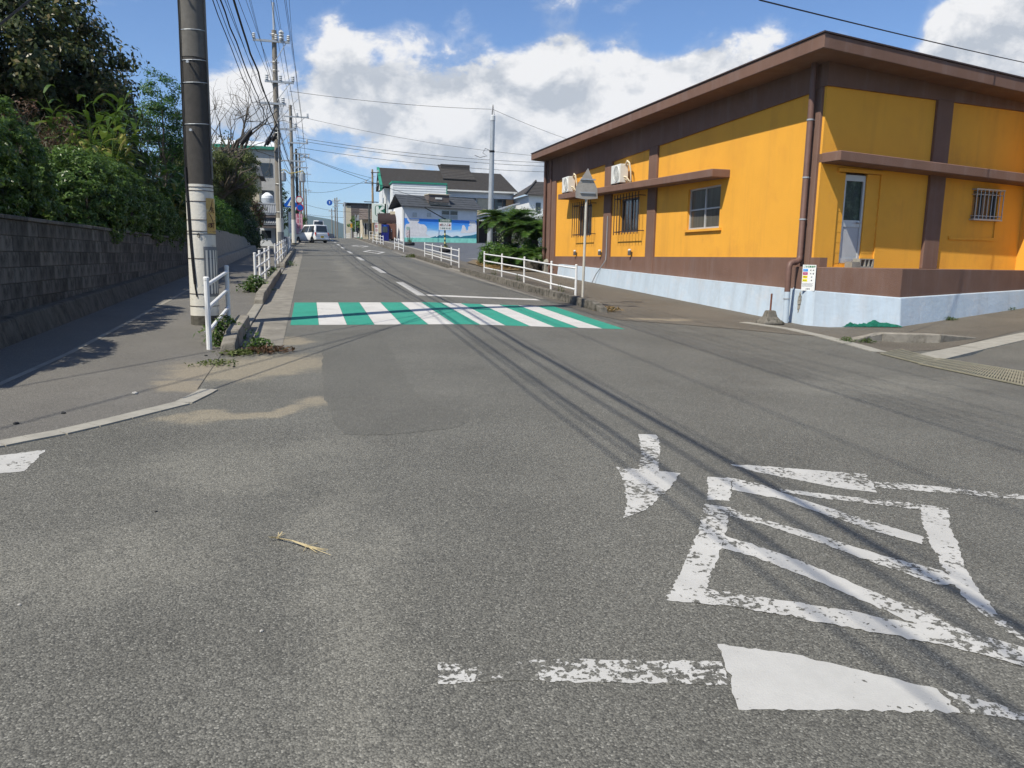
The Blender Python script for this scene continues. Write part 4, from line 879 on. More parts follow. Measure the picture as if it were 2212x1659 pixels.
b = B(); b.tube([((.212-.0068*q)*math.cos(aa+w), (.212-.0068*q)*math.sin(aa+w), q) for q, w in ((2.25, -.02), (2.05, .02), (1.7, .12), (1.3, .2), (.9, .32), (.6, .42))], .021, 6); b.build('wire_guard', M['black'], p1)
b = B(); aa = -.35; b.tube([(.21*math.cos(aa), .21*math.sin(aa), q) for q in (6, 3.0, 2.1)], .012, 8); b.build('conduit', M['pole_grey'], p1)
def curved_plate(name, a0, a1, z0, z1, R, mt, parent, n=10):
    b = B(); v = []
    for i in range(n+1):
        a = a0+(a1-a0)*i/n; v += [(R*math.cos(a), R*math.sin(a), z0), (R*math.cos(a), R*math.sin(a), z1)]
    b.add(v, [(2*i, 2*i+2, 2*i+3, 2*i+1) for i in range(n)]); return link(name, b.mesh(name), mt, parent)
M['ad'] = mat('faded_orange_sign', (.50, .33, .11), .6, .2, 9, .1, 20, spots=(7, .55, .7, (.55, .47, .3)))
sg = curved_plate('advert_plate', -1.02, .35, 1.33, 1.83, .203, M['ad'], p1)
dkb = mat('sign_brown_ink', (.07, .03, .02), .6, .1)
for z, a, s in ((1.44, -.80, 'の'), (1.44, -.56, '町'), (1.66, -.52, '先')):
    text('lettering', s, .09, dkb, sg, (.206*math.cos(a), .206*math.sin(a), z), (math.pi/2, 0, a+math.pi/2))
for k, (a0, z0, a1, z1) in enumerate(((-.85, 1.635, -.45, 1.80), (-.85, 1.615, -.45, 1.48))):
    b = B(); n = 6; v = []
    for i in range(n+1):
        a = a0+(a1-a0)*i/n; z = z0+(z1-z0)*(i/n)**1.3; w = .006+.012*i/n; v += [(.2045*math.cos(a), .2045*math.sin(a), z-w), (.2045*math.cos(a), .2045*math.sin(a), z+w)]
    b.add(v, [(2*i, 2*i+2, 2*i+3, 2*i+1) for i in range(n)]); b.build('chevron_stroke', dkb, sg)
gs = mat('grey_rubber_sheet', (.17, .18, .19), .7, .1, 6, .1); rs = curved_plate('striped_guard', -1.35, .8, .42, 1.14, .204, gs, p1, 14)
for a in np.arange(-1.22, .75, .27): curved_plate('stripe', a, a+.13, .46, 1.09, .208, M['pole_white'], rs, 3)
b = B(); a = -1.62; b.tube([(.207*math.cos(a+.055*math.cos(q)*4.2/4), .207*math.sin(a+.055*math.cos(q)*4.2/4), 1.30-.0+.032*math.sin(q)) for q in np.linspace(0, 6.28, 17)], .004, 4); b.build('sticker_ring', M['black'], p1)
B().tube([(.206*math.cos(a-.07), .206*math.sin(a-.07), 1.30), (.2085*math.cos(a+.07), .2085*math.sin(a+.07), 1.30)], .004, 4).build('sticker_mark', M['black'], p1)
p2 = pole('utility_pole', 'tall second utility pole with stacked crossarms above the left guard rails', -1.42, 42, 11.0, .19, .11, [(10.45, -1.0, .75, (-.95, .1, .68)), (8.55, -.5, .9, (-.4, .25, .85)), (7.5, -.75, .5, (.35,)), (6.3, -.3, .95, (.9,))], 1.9, 'pole_grey')
B().tube([(0, 0, 11), (0, 0, 12.3)], .05, 8).build('lightning_rod', M['steel'], p2)
B().lathe([(.1, 0), (.14, .1), (.1, .16), (.14, .24), (.1, .3), (.14, .38), (.05, .5)], 10, (.35, -.16, 10.5)).build('insulator', M['porcelain'], p2)
B().tube([(.05, -.2, 6.6), (.05, -.2, 1.9)], .02, 6).build('conduit', M['white_plastic'], p2)
curved_plate('striped_guard', -2.2, -.2, .5, 1.2, .196, gs, p2)
for hz in (2.2, 3.6, 5.2, 5.9, 6.0, 6.1, 9.1, 9.5, 10.8):
    b = B(); b.tube([(.2*math.cos(a), .2*math.sin(a), hz) for a in np.linspace(0, 6.29, 13)], .012, 4); b.build('band', M['steel'], p2)
b = B(); b.tube([(.02, -.2, -.1), (.05, -.22, .7)], [.07, .06], 8); b.build('wire_guard', mat('yellow_guard', (.6, .38, .05), .6, .1), p2)
p3 = pole('utility_pole', 'third utility pole carrying grey transformers on both sides', -1.15, 66, 10.9, .185, .11, [(10.0, -.5, 1.4, (.5, 1.3)), (8.0, -.3, 1.3, (1.2,)), (6.6, -1.0, 1.0, ())], 2.0, 'pole_grey')
for x in (-.75, .75):
    b = B(); b.lathe([(.24, 0), (.27, .04), (.27, .62), (.2, .7)], 14, (x, -.05, 5.0)); tf = b.build('transformer', M['steel'], p3)
    for k in (-.1, .1): B().lathe([(.05, 0), (.05, .16), (.02, .2)], 8, (x+k, -.05, 5.7)).build('bushing', M['porcelain'], tf)
b = B(); b.tube([(-1.0, -.2, 5.75), (-.6, -.3, 5.9), (-.2, -.25, 5.6), (.3, -.25, 5.7), (.8, -.3, 5.85), (1.0, -.2, 5.6)], .04, 6); b.build('jumper_cable', mat('yellowish_insulation', (.45, .38, .15), .7, .1), p3)
p4 = pole('utility_pole', 'dark slim steel utility pole behind the third pole', -1.0, 82, 9.0, .15, .11, [(8.5, -.5, 1.3, ()), (7.2, -.4, 1.0, ())], None, 'pole_steel')
p5 = pole('utility_pole', 'pale far utility pole behind the dark steel pole', -.85, 100, 10, .17, .11, [(9.6, -.4, 1.2, (.6, 1.1)), (8.4, -.4, 1.0, ())])
p6 = pole('utility_pole', 'small distant utility pole, next to last of the left row', -.6, 125, 10, .17, .11, [(9.6, -.4, 1.2, (.6,))])
p7 = pole('utility_pole', 'smallest distant utility pole, last of the left row', -.3, 155, 10, .17, .11, [(9.6, -.4, 1.2, (.6,))])
p0 = pole('utility_pole', 'utility pole behind the viewpoint carrying the same cables', -1.55, -19, 12.6, .2, .115, [(12.2, -.9, .9, (-.8, 0, .8)), (10.2, -.75, .75, ())])
def wire(pts3, r, label, group='overhead cables', sag=.25, n=14, name='overhead_cable', wob=0, mt='cable'):
    b = B(); path = []
    rng = np.random.default_rng(int(abs(pts3[0][2]*1000)) % 9999)
    for a, c in zip(pts3[:-1], pts3[1:]):
        A, C_ = Vector(a), Vector(c)
        for i in range(n+1):
            if path and i == 0: continue
            t = i/n; p = A.lerp(C_, t); p.z -= 4*sag*t*(1-t)*(A-C_).length/30
            if wob: p += Vector(rng.normal(0, wob, 3))
            path.append(p)
    o0 = path[0].copy(); b.tube([p-o0 for p in path], r, 5)
    return tag(b.build(name, M[mt], loc=o0), label, 'cable', group)
def x_at(topx, px, py, Y2, y, z):
    """x of a straight cable at (y, z) that passes two surveyed sight lines"""
    nrm = np.cross(ray(topx, 0), ray(px, py)); return -(nrm[1]*y+nrm[2]*(z-EYE))/nrm[0]
ORD = ['first', 'second', 'third', 'fourth', 'fifth', 'sixth', 'seventh', 'eighth', 'ninth']
HV = [(540, 560, 79, 12.6), (543, 562, 82, 12.5), (592, 609.5, 86, 12.7), (598, 611, 88, 12.6), (625, 631, 85, 12.7), (616, 638, 153, 10.7), (587, 612, 152, 10.6), (535, 585, 150, 10.6), (619, 640, 156, 10.9)]
for i, (tx_, px, py, z1) in enumerate(HV):
    e = aty(px, py, 41.85); x1 = x_at(tx_, px, py, 42, P1[1], z1)
    nxt = (e[0]+.25, 65.8, e[2]+.4) if z1 > 12 else (e[0]+.15, 65.8, e[2]+1.2)
    wire([(x1-.05, -19, z1-1.2), (x1, P1[1], z1), tuple(e), nxt, (nxt[0]+.2, 99.5, nxt[2]+.6), (nxt[0]+.5, 154, nxt[2]+.9)], .0085, ORD[sorted(q[0] for q in HV).index(tx_)]+' thin black power line from the left at the top edge, above the pole tops', 'power lines along the pole tops', .2)
TEL = [(523, 600, 205, 7.9, .008, 0), (511, 603, 282, 7.3, .028, .012), (498, 602, 286, 7.1, .008, 0), (494, 600, 262, 7.6, .008, .004), (483, 598, 300, 6.6, .017, .010), (475, 597, 310, 6.5, .008, .008), (466, 595, 330, 6.2, .010, .006)]
for i, (tx_, px, py, z1, r, wob) in enumerate(TEL):
    e = aty(px, py, 41.8); x1 = x_at(tx_, px, py, 42, P1[1], z1)
    wire([(x1-.1, -19, z1-.9), (x1, P1[1], z1), tuple(e), (e[0]+.25, 65.8, e[2]+.5), (e[0]+.45, 99.8, e[2]+1.2)], r, 'thickest lashed black telephone cable in the lower bundle left of the second pole' if r > .02 else ORD[sorted(q[0] for q in TEL).index(tx_)]+' black telephone cable from the left in the lower bundle beside the near pole', 'telephone cables along the poles', .3, 24, wob=wob)
# cables crossing to the right-hand side
def cross(a, c, r, label, sag=.5): return wire([tuple(a), tuple(c)], r, label, 'cables crossing the road', sag, 16)
cross(aty(625, 197, 42), aty(1062, 236, 43), .010, 'thin cable from the second pole to the top of the grey steel post', .4)
cross(aty(1064, 236, 43), aty(1330, 330, 60), .010, 'thin cable leaving the steel post towards the shop roof', .3)
cross(aty(640, 250, 66), aty(1200, 340, 66), .012, 'pale thin cable crossing high over the road to the right', .6)
cross(aty(641, 297, 66), aty(1200, 352, 66), .016, 'upper of the paired cables crossing the road behind the steel post', .5)
cross(aty(641, 303, 66), aty(1200, 360, 66), .016, 'middle of the cables crossing the road behind the steel post', .5)
cross(aty(641, 318, 66), aty(1200, 372, 66), .016, 'lower of the cables crossing the road behind the steel post', .5)
cross(aty(643, 330, 80), aty(806, 385, 100), .02, 'cable running down from the fourth pole to the right-hand wooden pole', .3)
cross(aty(643, 333, 80), aty(1000, 455, 90), .022, 'steep black cable slanting down to the mural house', .4)
cross(aty(650, 413, 120), aty(810, 380, 100), .02, 'sagging cable rising to the right-hand wooden pole', 1.2)
cross(aty(655, 440, 120), aty(820, 455, 100), .02, 'low cable across the road before the hill', .8)
cross(aty(655, 462, 140), aty(745, 470, 140), .02, 'lowest cable over the road in front of the hill', .5)
cross(aty(650, 390, 100), aty(806, 395, 100), .02, 'level cable between the far poles', .6)
a = np.array((-1.5, 12.2, 6.7)); cross(a, aty(-200, 210, 6.0), .010, 'thin service cable dropping left over the dark tree', .25)
cross(a+[0, 0, .5], (-9.5, 1.0, 6.0), .012, 'service cable leaving the near pole to the left behind the viewpoint', .3)
cross(a+[0, 0, .8], (-10, -3.0, 6.4), .012, 'second service cable leaving the near pole to the left behind the viewpoint', .3)
cross(aty(1640, 0, 9.0), aty(2260, 145, 16), .010, 'single cable above the roof of the orange shop', .05)
# black cable closure hanging by the bare tree, lamp arm
cl = thing('cable_closure', 'black tubular cable joint box slanting in front of the bare tree', 'junction box', tuple(aty(519, 313, 36)))
e = aty(543, 282, 36)-aty(519, 313, 36); b = B(); b.tube([(0, 0, 0), tuple(e*.06), tuple(e*.08), tuple(e*.94), tuple(e*.96), tuple(e)], [.03, .03, .105, .105, .07, .06], 12); auto(b.build('casing', M['black'], cl))
wire([tuple(aty(519, 313, 36)), tuple(aty(470, 352, 37))], .012, 'pale stay wire running down from the black joint box', 'cables crossing the road', .05, 4)
wire([tuple(aty(543, 282, 36)), tuple(aty(598, 240, 41.8))], .02, 'short cable from the black joint box up to the second pole', 'cables crossing the road', .05, 4)
cl2 = thing('cable_closure', 'small black joint box pair beside the second pole', 'junction box', tuple(aty(592, 296, 41.6)))
for k, (dx, dz) in enumerate(((0, 0), (-.28, -.2))): B().tube([(dx-.1, 0, dz-.2), (dx, 0, dz), (dx+.1, 0, dz+.2)], [.08, .13, .08], 8).build('casing', M['black'], cl2)
b = B(); e = aty(598, 268, 41.8); wire([tuple(e), tuple(aty(572, 315, 40))], .05, 'thick pipe-like cable slanting from the second pole towards the trees', 'cables crossing the road', .02, 3)

# ------------------------------------------------------------------ kerbs and guard rails
def kerb_line(name, x0, x1, runs, mt_r, step=.6):
    k = tag(bpy.data.objects.new(name, None), kind='structure'); COL.objects.link(k)
    for a, c, h in runs:
        n = max(1, round((c-a)/step)); st = (c-a)/n
        for i in range(n):
            y0, y1 = a+i*st, a+(i+1)*st-.012; z0, z1 = G(x0, y0), G(x0, y1)
            e0 = .05 if (i == 0 and h > .1) else 0; ho = h*(.55 if (i == 0 and h > .1) else 1)
            B().hexa([(x0, y0, z0-.1), (x1, y0, z0-.1), (x1, y1, z1-.1), (x0, y1, z1-.1), (x0+.012, y0+e0, z0+ho), (x1-.012, y0+e0, z0+ho), (x1-.012, y1, z1+h), (x0+.012, y1, z1+h)]).build('kerb_stone', mt_r if h > .1 else M['conc'], k, bevel=.018, seg=2)
    return k
kerb_line('kerb_left', -1.03, -.85, [(9.35, 11.75, .19), (11.75, 15.2, .03), (15.2, 25.4, .19), (25.4, 29, .03), (29, 52, .19)], M['kerb'])
kerb_line('kerb_left_far', -1.03, -.85, [(68, 110, .17)], M['kerb'], 2)
kerb_line('kerb_right', 5.82, 6.0, [(14.95, 30.6, .19), (30.6, 33.2, .03), (33.2, 46, .19)], M['kerb_dirty'])
kerb_line('kerb_right_far', 5.82, 6.0, [(58, 68, .18), (80, 110, .17)], M['kerb_dirty'], 2)
M['rail'] = mat('white_rail_paint', (.70, .70, .685), .45, .05, 5, 0, spots=(6, .66, .76, (.42, .34, .26)))
def guard_rail(posts, label, H_=.82, r=.032, rr=.024, side='left'):
    P = [np.array((x, y, G(x, y))) for x, y in posts]; t = thing('guard_rail', label, 'guard rail', tuple(P[0]), 0, 'white guard rails along the '+side+' kerb')
    for p in P:
        b = B(); q = p-P[0]; b.lathe([(r, -.05), (r, H_), (r*1.1, H_+.002), (r*1.1, H_+.03), (r*.7, H_+.042)], 10, tuple(q)); auto(b.build('post', M['rail'], t))
    dx = .0
    for z in (H_-.06, H_-.33, H_-.60):
        b = B(); b.tube([tuple(p-P[0]+[dx, 0, z]) for p in P], rr, 8); ra = auto(b.build('rail', M['rail'], t))
        for p in P:
            q = p-P[0]; B().lathe([(.012, -.006), (.012, .006)], 6, tuple(q+[-.036, 0, z])).build('bolt', M['steel'], ra)
guard_rail([(-1.17, 9.64), (-1.22, 12.5)], 'nearest white guard rail, two posts beside the near utility pole')
guard_rail([(-1.22, 18.9), (-1.22, 20.7), (-1.2, 22.8), (-1.2, 25.1)], 'four-post white guard rail with a green weed at its first post')
guard_rail([(-1.2, y) for y in (29.6, 32.3, 35, 37.8, 40.6, 43.6)], 'long six-post white guard rail leading up to the second pole')
guard_rail([(-1.15, y) for y in (46, 48, 50, 52)], 'short white guard rail beyond the second pole at the side street')
def gpp(L_): return [tuple(gp(*q)[:2]) for q in L_]
c5 = lambda L_: [((1400+.3164*x)/1.8228, (600+.3164*y)/1.8228) for x, y in L_]
guard_rail(gpp([(1243, 644), (1190, 630), (1132, 611), (1084, 599), (1046, 590)]), 'five-post white guard rail in front of the orange shop', side='right')
guard_rail(gpp(c5([(1288, 1436), (1192, 1405), (1068, 1368), (957, 1330), (862, 1305)])), 'five-post white guard rail at the edge of the parking lot', side='right')
guard_rail(gpp(c5([(597, 1240), (537, 1215), (487, 1203)])), 'three-post white guard rail in front of the mural corner', side='right')
guard_rail(gpp(c5([(345, 1160), (310, 1147), (265, 1137), (217, 1123)])), 'four-post white guard rail in front of the awning shop', side='right')
guard_rail([(6.1, y) for y in (104, 106, 108, 110)], 'distant white guard rail beside the pedestrian', side='right')
guard_rail([(5.9, y) for y in (118, 121, 124, 127, 130)], 'farthest white guard rail by the sign gantry', side='right')

# ------------------------------------------------------------------ right-hand signs and posts
p = gp(1258, 655)
t = thing('crossing_sign', 'grey back of a pentagon road sign in front of the orange shop', 'road sign', tuple(p))
tp = aty(1272, 392, p[1])[2]-p[2]
B().tube([(0, 0, -.1), (.02, 0, tp)], .03, 12).build('post', mat('pale_sign_post', (.5, .47, .4), .5, .1, 3, 0), t)
def sgn(px, py): q = aty(px, py, p[1]-.04)-p; return (q[0], q[1], q[2])
o = [sgn(*q) for q in ((1270, 363), (1290, 408), (1291, 429), (1266, 431), (1243, 427), (1243, 405))]
o = [(x, -.045, z) for x, y, z in o]
b = B(); nn = len(o); b.add(o+[(x, y-.004, z) for x, y, z in o], [tuple(range(nn)), tuple(reversed(range(nn, 2*nn)))]+[(i, (i+1) % nn, (i+1) % nn+nn, i+nn) for i in range(nn)]); b.build('plate', mat('grey_sign_back', (.33, .31, .28), .5, .2, 4, .05, spots=(5, .55, .7, (.24, .2, .15))), t)
for zz in (.12, .42):
    cz = o[4][2]+zz; B().box(-.16, .2, -.075, -.05, cz-.015, cz+.015).build('bracket', M['steel'], t)
# steel post with wire cap behind the garden
p = (9.9, 43.0); z = G(*p); t = thing('steel_post', 'tall grey steel cable post beside the sago palms', 'post', (*p, z))
ht = 8.95-z; auto(B().tube([(0, 0, -.2), (.1, 0, ht)], [.17, .12], 16).build('shaft', M['steel'], t))
B().lathe([(.14, 0), (.14, .25), (.08, .3)], 12, (.1, 0, ht)).build('cap', M['porcelain'], t)
for a in (0, 2.1, 4.2): B().tube([(.1+.1*math.cos(a), .1*math.sin(a), ht+.2), (.1, 0, ht+.85)], .012, 5).build('stay', M['cable'], t)
b = B(); b.lathe([(.15, 0), (.15, .1)], 12, (.08, 0, ht-1.7)); b.tube([(.08, 0, ht-1.65), (-.3, 0, ht-1.5), (-.45, 0, ht-1.75), (-.2, 0, ht-1.9), (-.6, 0, ht-2.0), (-.9, 0, ht-1.9)], .015, 5); b.build('cable_tail', M['cable'], t)
# wooden pole and board with the K mark
pR = pole('wooden_utility_pole', 'old wooden utility pole on the right beside the square K signboard', 7.9, 100, 8.6, .17, .11, [(6.9, -1.0, 1.0, (-.8, .7)), (4.6, -1.1, .7, ()), (8.2, -.2, .9, (.7,))], None, 'wood', group='utility poles on the right')
B().tube([(-.5, 0, -.2), (-.45, 0, 4.3)], .11, 8).build('prop_post', M['pole_steel'], pR)
q = aty(820, 460, 98.5); t = thing('signboard', 'square white signboard with a green rounded K emblem', 'sign', (q[0], q[1], q[2]-1.1))
M['sgreen'] = mat('sign_green', (.01, .11, .065), .5, .05); M['swhite'] = mat('sign_white', (.62, .68, .64), .5, .04)
B().box(-.92, .92, 0, .25, -.12, 2.25).build('panel', M['swhite'], t, bevel=.02)
def rr_poly(cx, cz, w, h, r, n=5):
    P = []
    for sx, sz, a0 in ((1, 1, 0), (-1, 1, 90), (-1, -1, 180), (1, -1, 270)):
        for k in range(n+1):
            a = math.radians(a0+90*k/n); P.append((cx+sx*(w/2-r)+r*math.cos(a), cz+sz*(h/2-r)+r*math.sin(a)))
    return P
fl = lambda a, c, d: (a, -d, c)
B().prism(rr_poly(.05, 1.36, 1.24, 1.28, .3), fl, .003, .012).build('emblem_ground', M['sgreen'], t)
def pill(x0, z0, x1, z1, w0, w1):
    d = Vector((x1-x0, z1-z0)); ang = math.atan2(d.y, d.x); P = []
    for cx, cz, w, a0 in ((x0, z0, w0, 90), (x1, z1, w1, -90)):
        for k in range(9): a = ang+math.radians(a0+180*k/8); P.append((cx+w*math.cos(a), cz+w*math.sin(a)))
    return P
for k, a in enumerate(((-.28, .96, -.28, 1.76, .19, .19), (-.02, 1.4, .4, 1.74, .09, .2), (-.02, 1.3, .4, .97, .09, .22))): B().prism(pill(*a), fl, .014, .018+.001*k).build('emblem_stroke', M['swhite'], t)
text('lettering', 'Kitchen Tera.net', .2, M['sgreen'], t, (0, -.004, .12))
for x in (-.6, .6): B().tube([(x, .12, -.12), (x, .12, q[2]*0-1.6)], .05, 6).build('leg', M['steel'], t)
# parking sign with striped post in a tyre planter
p = gp(961, 545); t = thing('parking_sign', 'entrance sign with red arrows on a striped post in a tyre planter', 'sign', tuple(p)); sc = p[1]/60*1.0
hz = lambda py: aty(960, py, p[1])[2]-p[2]
zt = hz(471); z0s, z1s = hz(497), hz(473.5); zb = hz(480.5); hw = 13.4*p[1]/1655
stp = mat('striped_post_black', (.015, .02, .03), .5, .1); sty = mat('striped_post_yellow', (.55, .47, .16), .6, .1)
nn = 16
for i in range(nn): B().tube([(0, 0, zt*i/nn), (0, 0, zt*(i+1)/nn)], .055, 8).build('post_band', (stp if i % 2 or i > 11 else sty), t)
B().box(-hw, hw, -.1, -.06, z0s, zb).build('board', mat('sign_pale', (.68, .68, .66), .5, .03), t); B().box(-hw-.02, hw+.02, -.1, -.06, zb+.003, z1s).build('header', M['sgreen'], t)
text('lettering', 'お客様専用駐車場', (z1s-zb)*.82, M['white_plastic'], t, (0, -.105, (zb+z1s)/2), (math.pi/2, 0, 0)).scale = (.72*2*hw/((z1s-zb)*.82*8)*1.15, 1, 1)
bh = zb-z0s; text('lettering', '出入口', bh*.42, M['print_dark'], t, (0, -.105, z0s+bh*.66))
red = mat('sign_red', (.35, .02, .03), .5, .05)
for s in (-1, 1):
    B().prism([(s*hw*.92, 0), (s*hw*.75, .13*hw), (s*hw*.75, .06*hw), (s*hw*.58, .06*hw), (s*hw*.58, -.06*hw), (s*hw*.75, -.06*hw), (s*hw*.75, -.13*hw)], lambda a, c, d: (a, -d, z0s+bh*.66+c), .101, .106).build('arrow', red, t)
text('lettering', '○ 食事 ぜん吉', bh*.22, M['sgreen'], t, (0, -.105, z0s+bh*.22))
b = B(); b.tube([(0, -.02, zt*.97), (-1.6*p[1]/60, -.05, zt+.75*p[1]/60)], .035, 6); b.build('lamp_arm', M['black'], t)
def tyre_planter(p, label, seed, grassy=True):
    t = thing('tyre_planter', label, 'planter', tuple(p), 0, 'old tyres used as planters'); b = B()
    b.lathe([(.28, 0), (.42, .02), (.46, .1), (.46, .2), (.42, .28), (.30, .3), (.27, .24)], 18); auto(b.build('tyre', mat('old_tyre_rubber', (.02, .02, .022), .8, .2, 5, .2), t))
    B().lathe([(.01, .2), (.28, .23)], 12).build('soil', M['earth'], t)
    rng = np.random.default_rng(seed); n = 40; b = B()
    for i in range(n):
        a = rng.uniform(0, 6.28); r_ = rng.uniform(0, .2); l = rng.uniform(.25, .6); x, y = r_*math.cos(a), r_*math.sin(a); dx, dy = rng.normal(0, .15, 2)
        b.add([(x-.012, y, .22), (x+.012, y, .22), (x+dx+.006, y+dy, .22+l)], [(0, 1, 2)])
    b.build('grass_blades', M['lf_olive'], t)
tyre_planter(p+[.05, -.05, .0], 'old tyre planter with dry grass around the striped sign post', 3)
p = gp(*c5([(675, 1160)])[0]); t = thing('stop_board', 'narrow green-framed information board in a tyre planter by the mural corner', 'sign', tuple(p)); k = p[1]/1655
h = lambda y: (1160-y)*.1736*k
for x in (-24, 24*.0-2): B().tube([(x*.1736*k*.9, 0, .2), (x*.1736*k*.9, 0, h(945))], .035, 8).build('post', M['pole_steel'], t)
B().box(-42*.1736*k, -6*.1736*k, -.06, -.02, h(1060), h(975)).build('poster', mat('sun_bleached_poster', (.55, .5, .5), .6, .3, 3, 0, spots=(4, .5, .6, (.35, .16, .18))), t); B().box(-42*.1736*k, -2*.1736*k, -.07, -.015, h(970), h(935)).build('header', mat('pale_green_panel', (.3, .42, .38), .5, .05), t)
tyre_planter(p, 'old tyre planter holding the narrow information board', 4)
# sign gantry with round blue sign
t = thing('sign_gantry', 'overhead arm with a round blue road sign reaching over the far road', 'road sign', (6.2, 140, G(6.2, 140)))
gz = 10.35-G(6.2, 140); B().tube([(0, 0, -.2), (0, 0, gz+.3)], .16, 10).build('post', M['steel'], t); B().tube([(.3, 0, gz), (-1.9, 0, gz+.15)], .07, 8).build('arm', M['steel'], t)
b = B(); b.prism([(-2.55+.48*math.cos(a), gz+.12+.48*math.sin(a)) for a in np.linspace(0, 6.283, 25)[:-1]], fl, .06, .1); b.build('round_plate', mat('sign_blue', (.005, .09, .42), .4, .05), t); M['sblue'] = bpy.data.materials['sign_blue']
b = B(); b.prism([(-2.6, gz-.1), (-2.5, gz-.1), (-2.5, gz+.2), (-2.6, gz+.2)], fl, .105, .11); b.prism([(-2.7, gz+.2), (-2.4, gz+.2), (-2.55, gz+.4)], fl, .105, .11); b.build('arrow', M['white_plastic'], t)
for (x, y, hh, l) in ((4.9, 150, 8, 'thin distant utility pole left of the sign gantry'), (5.6, 160, 9, 'thin distant utility pole behind the sign gantry'), (5.0, 175, 8, 'thinnest utility pole at the crest of the road')):
    pole('utility_pole', l, x, y, hh, .14, .1, [(hh-.6, -.7, .7, (-.5, .5)), (hh-1.6, -.5, .5, ())], group='utility poles on the right')

# ------------------------------------------------------------------ houses beyond the parking lot
M['siding'] = mat('white_siding', (.66, .68, .68), .7, .06, 2, .05, spots=(3, .6, .75, (.5, .5, .48)))
M['trim_green'] = mat('green_trim', (.03, .22, .15), .6, .1); M['grey_wall'] = mat('pale_blue_grey_wall', (.68, .70, .72), .8, .05, 2, .1)
M['tile'] = mat('dark_roof_tile', (.055, .05, .046), .8, .25, 6, .2, 30, spots=(3, .55, .75, (.085, .08, .07)))
M['slate'] = mat('charcoal_roof_sheet', (.05, .055, .062), .75, .2, 2, .1, spots=(2.5, .55, .7, (.085, .09, .1)))
M['shutter'] = mat('wooden_shutter', (.33, .19, .09), .8, .25, 5, .1, streak=6); M['curtain'] = mat('window_curtain', (.45, .45, .42), .8, .2, 4, 0, streak=8)
M['stucco'] = mat('cream_stucco', (.52, .46, .34), .85, .1, 2, .2); M['taupe'] = mat('brown_tin', (.12, .10, .09), .8, .2, 3, .1)
def roof_plane(a, c, d, e, n, parent, m_, name='roof', th=.06):
    """stepped courses between eave a-c and ridge e-d"""
    b = B(); A, C_, D_, E_ = [Vector(q) for q in (a, c, d, e)]; up = Vector((0, 0, th))
    for i in range(n):
        t0, t1 = i/n, (i+1)/n+.004; p0, p1 = A.lerp(E_, t0), C_.lerp(D_, t0); q0, q1 = A.lerp(E_, t1), C_.lerp(D_, t1)
        b.hexa([p0-up, p1-up, q1-up*2, q0-up*2, p0+up, p1+up, q1, q0])
    return b.build(name, m_, parent)
# big two-storey house
hy = 98.0; A0 = aty(824, 397, hy); A1 = aty(1116, 414, hy); t = thing('large_house', 'large two-storey house with a long dark tiled roof and green-trimmed white siding', 'building', (A0[0], hy, G(10, hy)))
W_ = A1[0]-A0[0]; ze = A0[2]-G(10, hy)-.25; zr = ze+2.6; dp = 8.0
B().box(.4, W_-.3, .6, dp, -.3, ze-.2).build('wall', M['siding'], t)
roof_plane((0, -.3, ze), (W_+.1, -.3, ze-.15), (W_-1.2, dp/2, zr-.1), (-.1, dp/2, zr), 20, t, M['tile']); roof_plane((0, dp+.3, ze), (W_+.1, dp+.3, ze-.15), (W_-1.2, dp/2, zr-.1), (-.1, dp/2, zr), 8, t, M['tile'])
roof_plane((7.9, 1.6, zr-1.2), (12.2, 1.6, zr-1.25), (11.6, dp/2+.6, zr+.75), (7.7, dp/2+.6, zr+.8), 9, t, M['tile'], 'raised_roof')
B().box(8.0, 11.8, dp/2-.3, dp/2+.3, zr-.3, zr+.8).build('roof_lantern', M['tile'], t)
b = B(); b.add([(.3, .0, ze), (.3, dp, ze), (.3, dp/2, zr-.15)], [(0, 1, 2)]); b.build('gable', M['siding'], t)
B().box(-.25, .05, -.35, -.2, ze-.6, ze+.1).build('barge_end', M['trim_green'], t)
b = B(); b.hexa([(-.22, -.4, ze-.3), (.1, -.4, ze-.3), (.1, dp/2, zr-.3), (-.22, dp/2, zr-.3), (-.22, -.4, ze+.02), (.1, -.4, ze+.02), (.1, dp/2, zr+.06), (-.22, dp/2, zr+.06)]); b.build('barge_board', M['trim_green'], t)
B().box(7.9, W_, -.35, -.2, ze-.32, ze-.12).build('gutter', M['white_plastic'], t)
B().box(7.9, W_-.3, .25, .6, ze-1.0, ze-.3).build('eaves_band', M['grey_wall'], t)
B().box(.4, 7.6, .55, .6, 0, ze-.3)
for x0, x1, m_ in ((8.2, 9.4, 'shutter'), (9.5, 11.9, 'glass'), (12.2, 14.2, 'stucco'), (14.4, 16.6, 'glass'), (16.7, 17.0, 'shutter')):
    if x1 < W_-.2: B().box(x0, x1, .45, .58, ze-3.2, ze-1.05).build('window' if m_ == 'glass' else 'shutter', M[m_], t)
    if m_ == 'glass':
        for k in np.linspace(x0, x1, 3): B().box(k-.05, k+.05, .40, .45, ze-3.2, ze-1.05).build('window_frame', M['taupe'], t)
        B().box(x0+.5, x1-.4, .43, .448, ze-3.1, ze-1.9).build('curtain', M['curtain'], t)
B().box(W_-1.3, W_-.35, .3, .58, ze-3.3, ze-1.05).build('shutter', M['shutter'], t)
for x in np.arange(12.2, W_-.5, .22): B().box(x, x+.06, -.35, -.3, ze-4.3, ze-3.2).build('baluster', M['taupe'], t)
B().box(12.1, W_-.4, -.38, -.27, ze-3.2, ze-3.1).build('balcony_rail', M['taupe'], t)
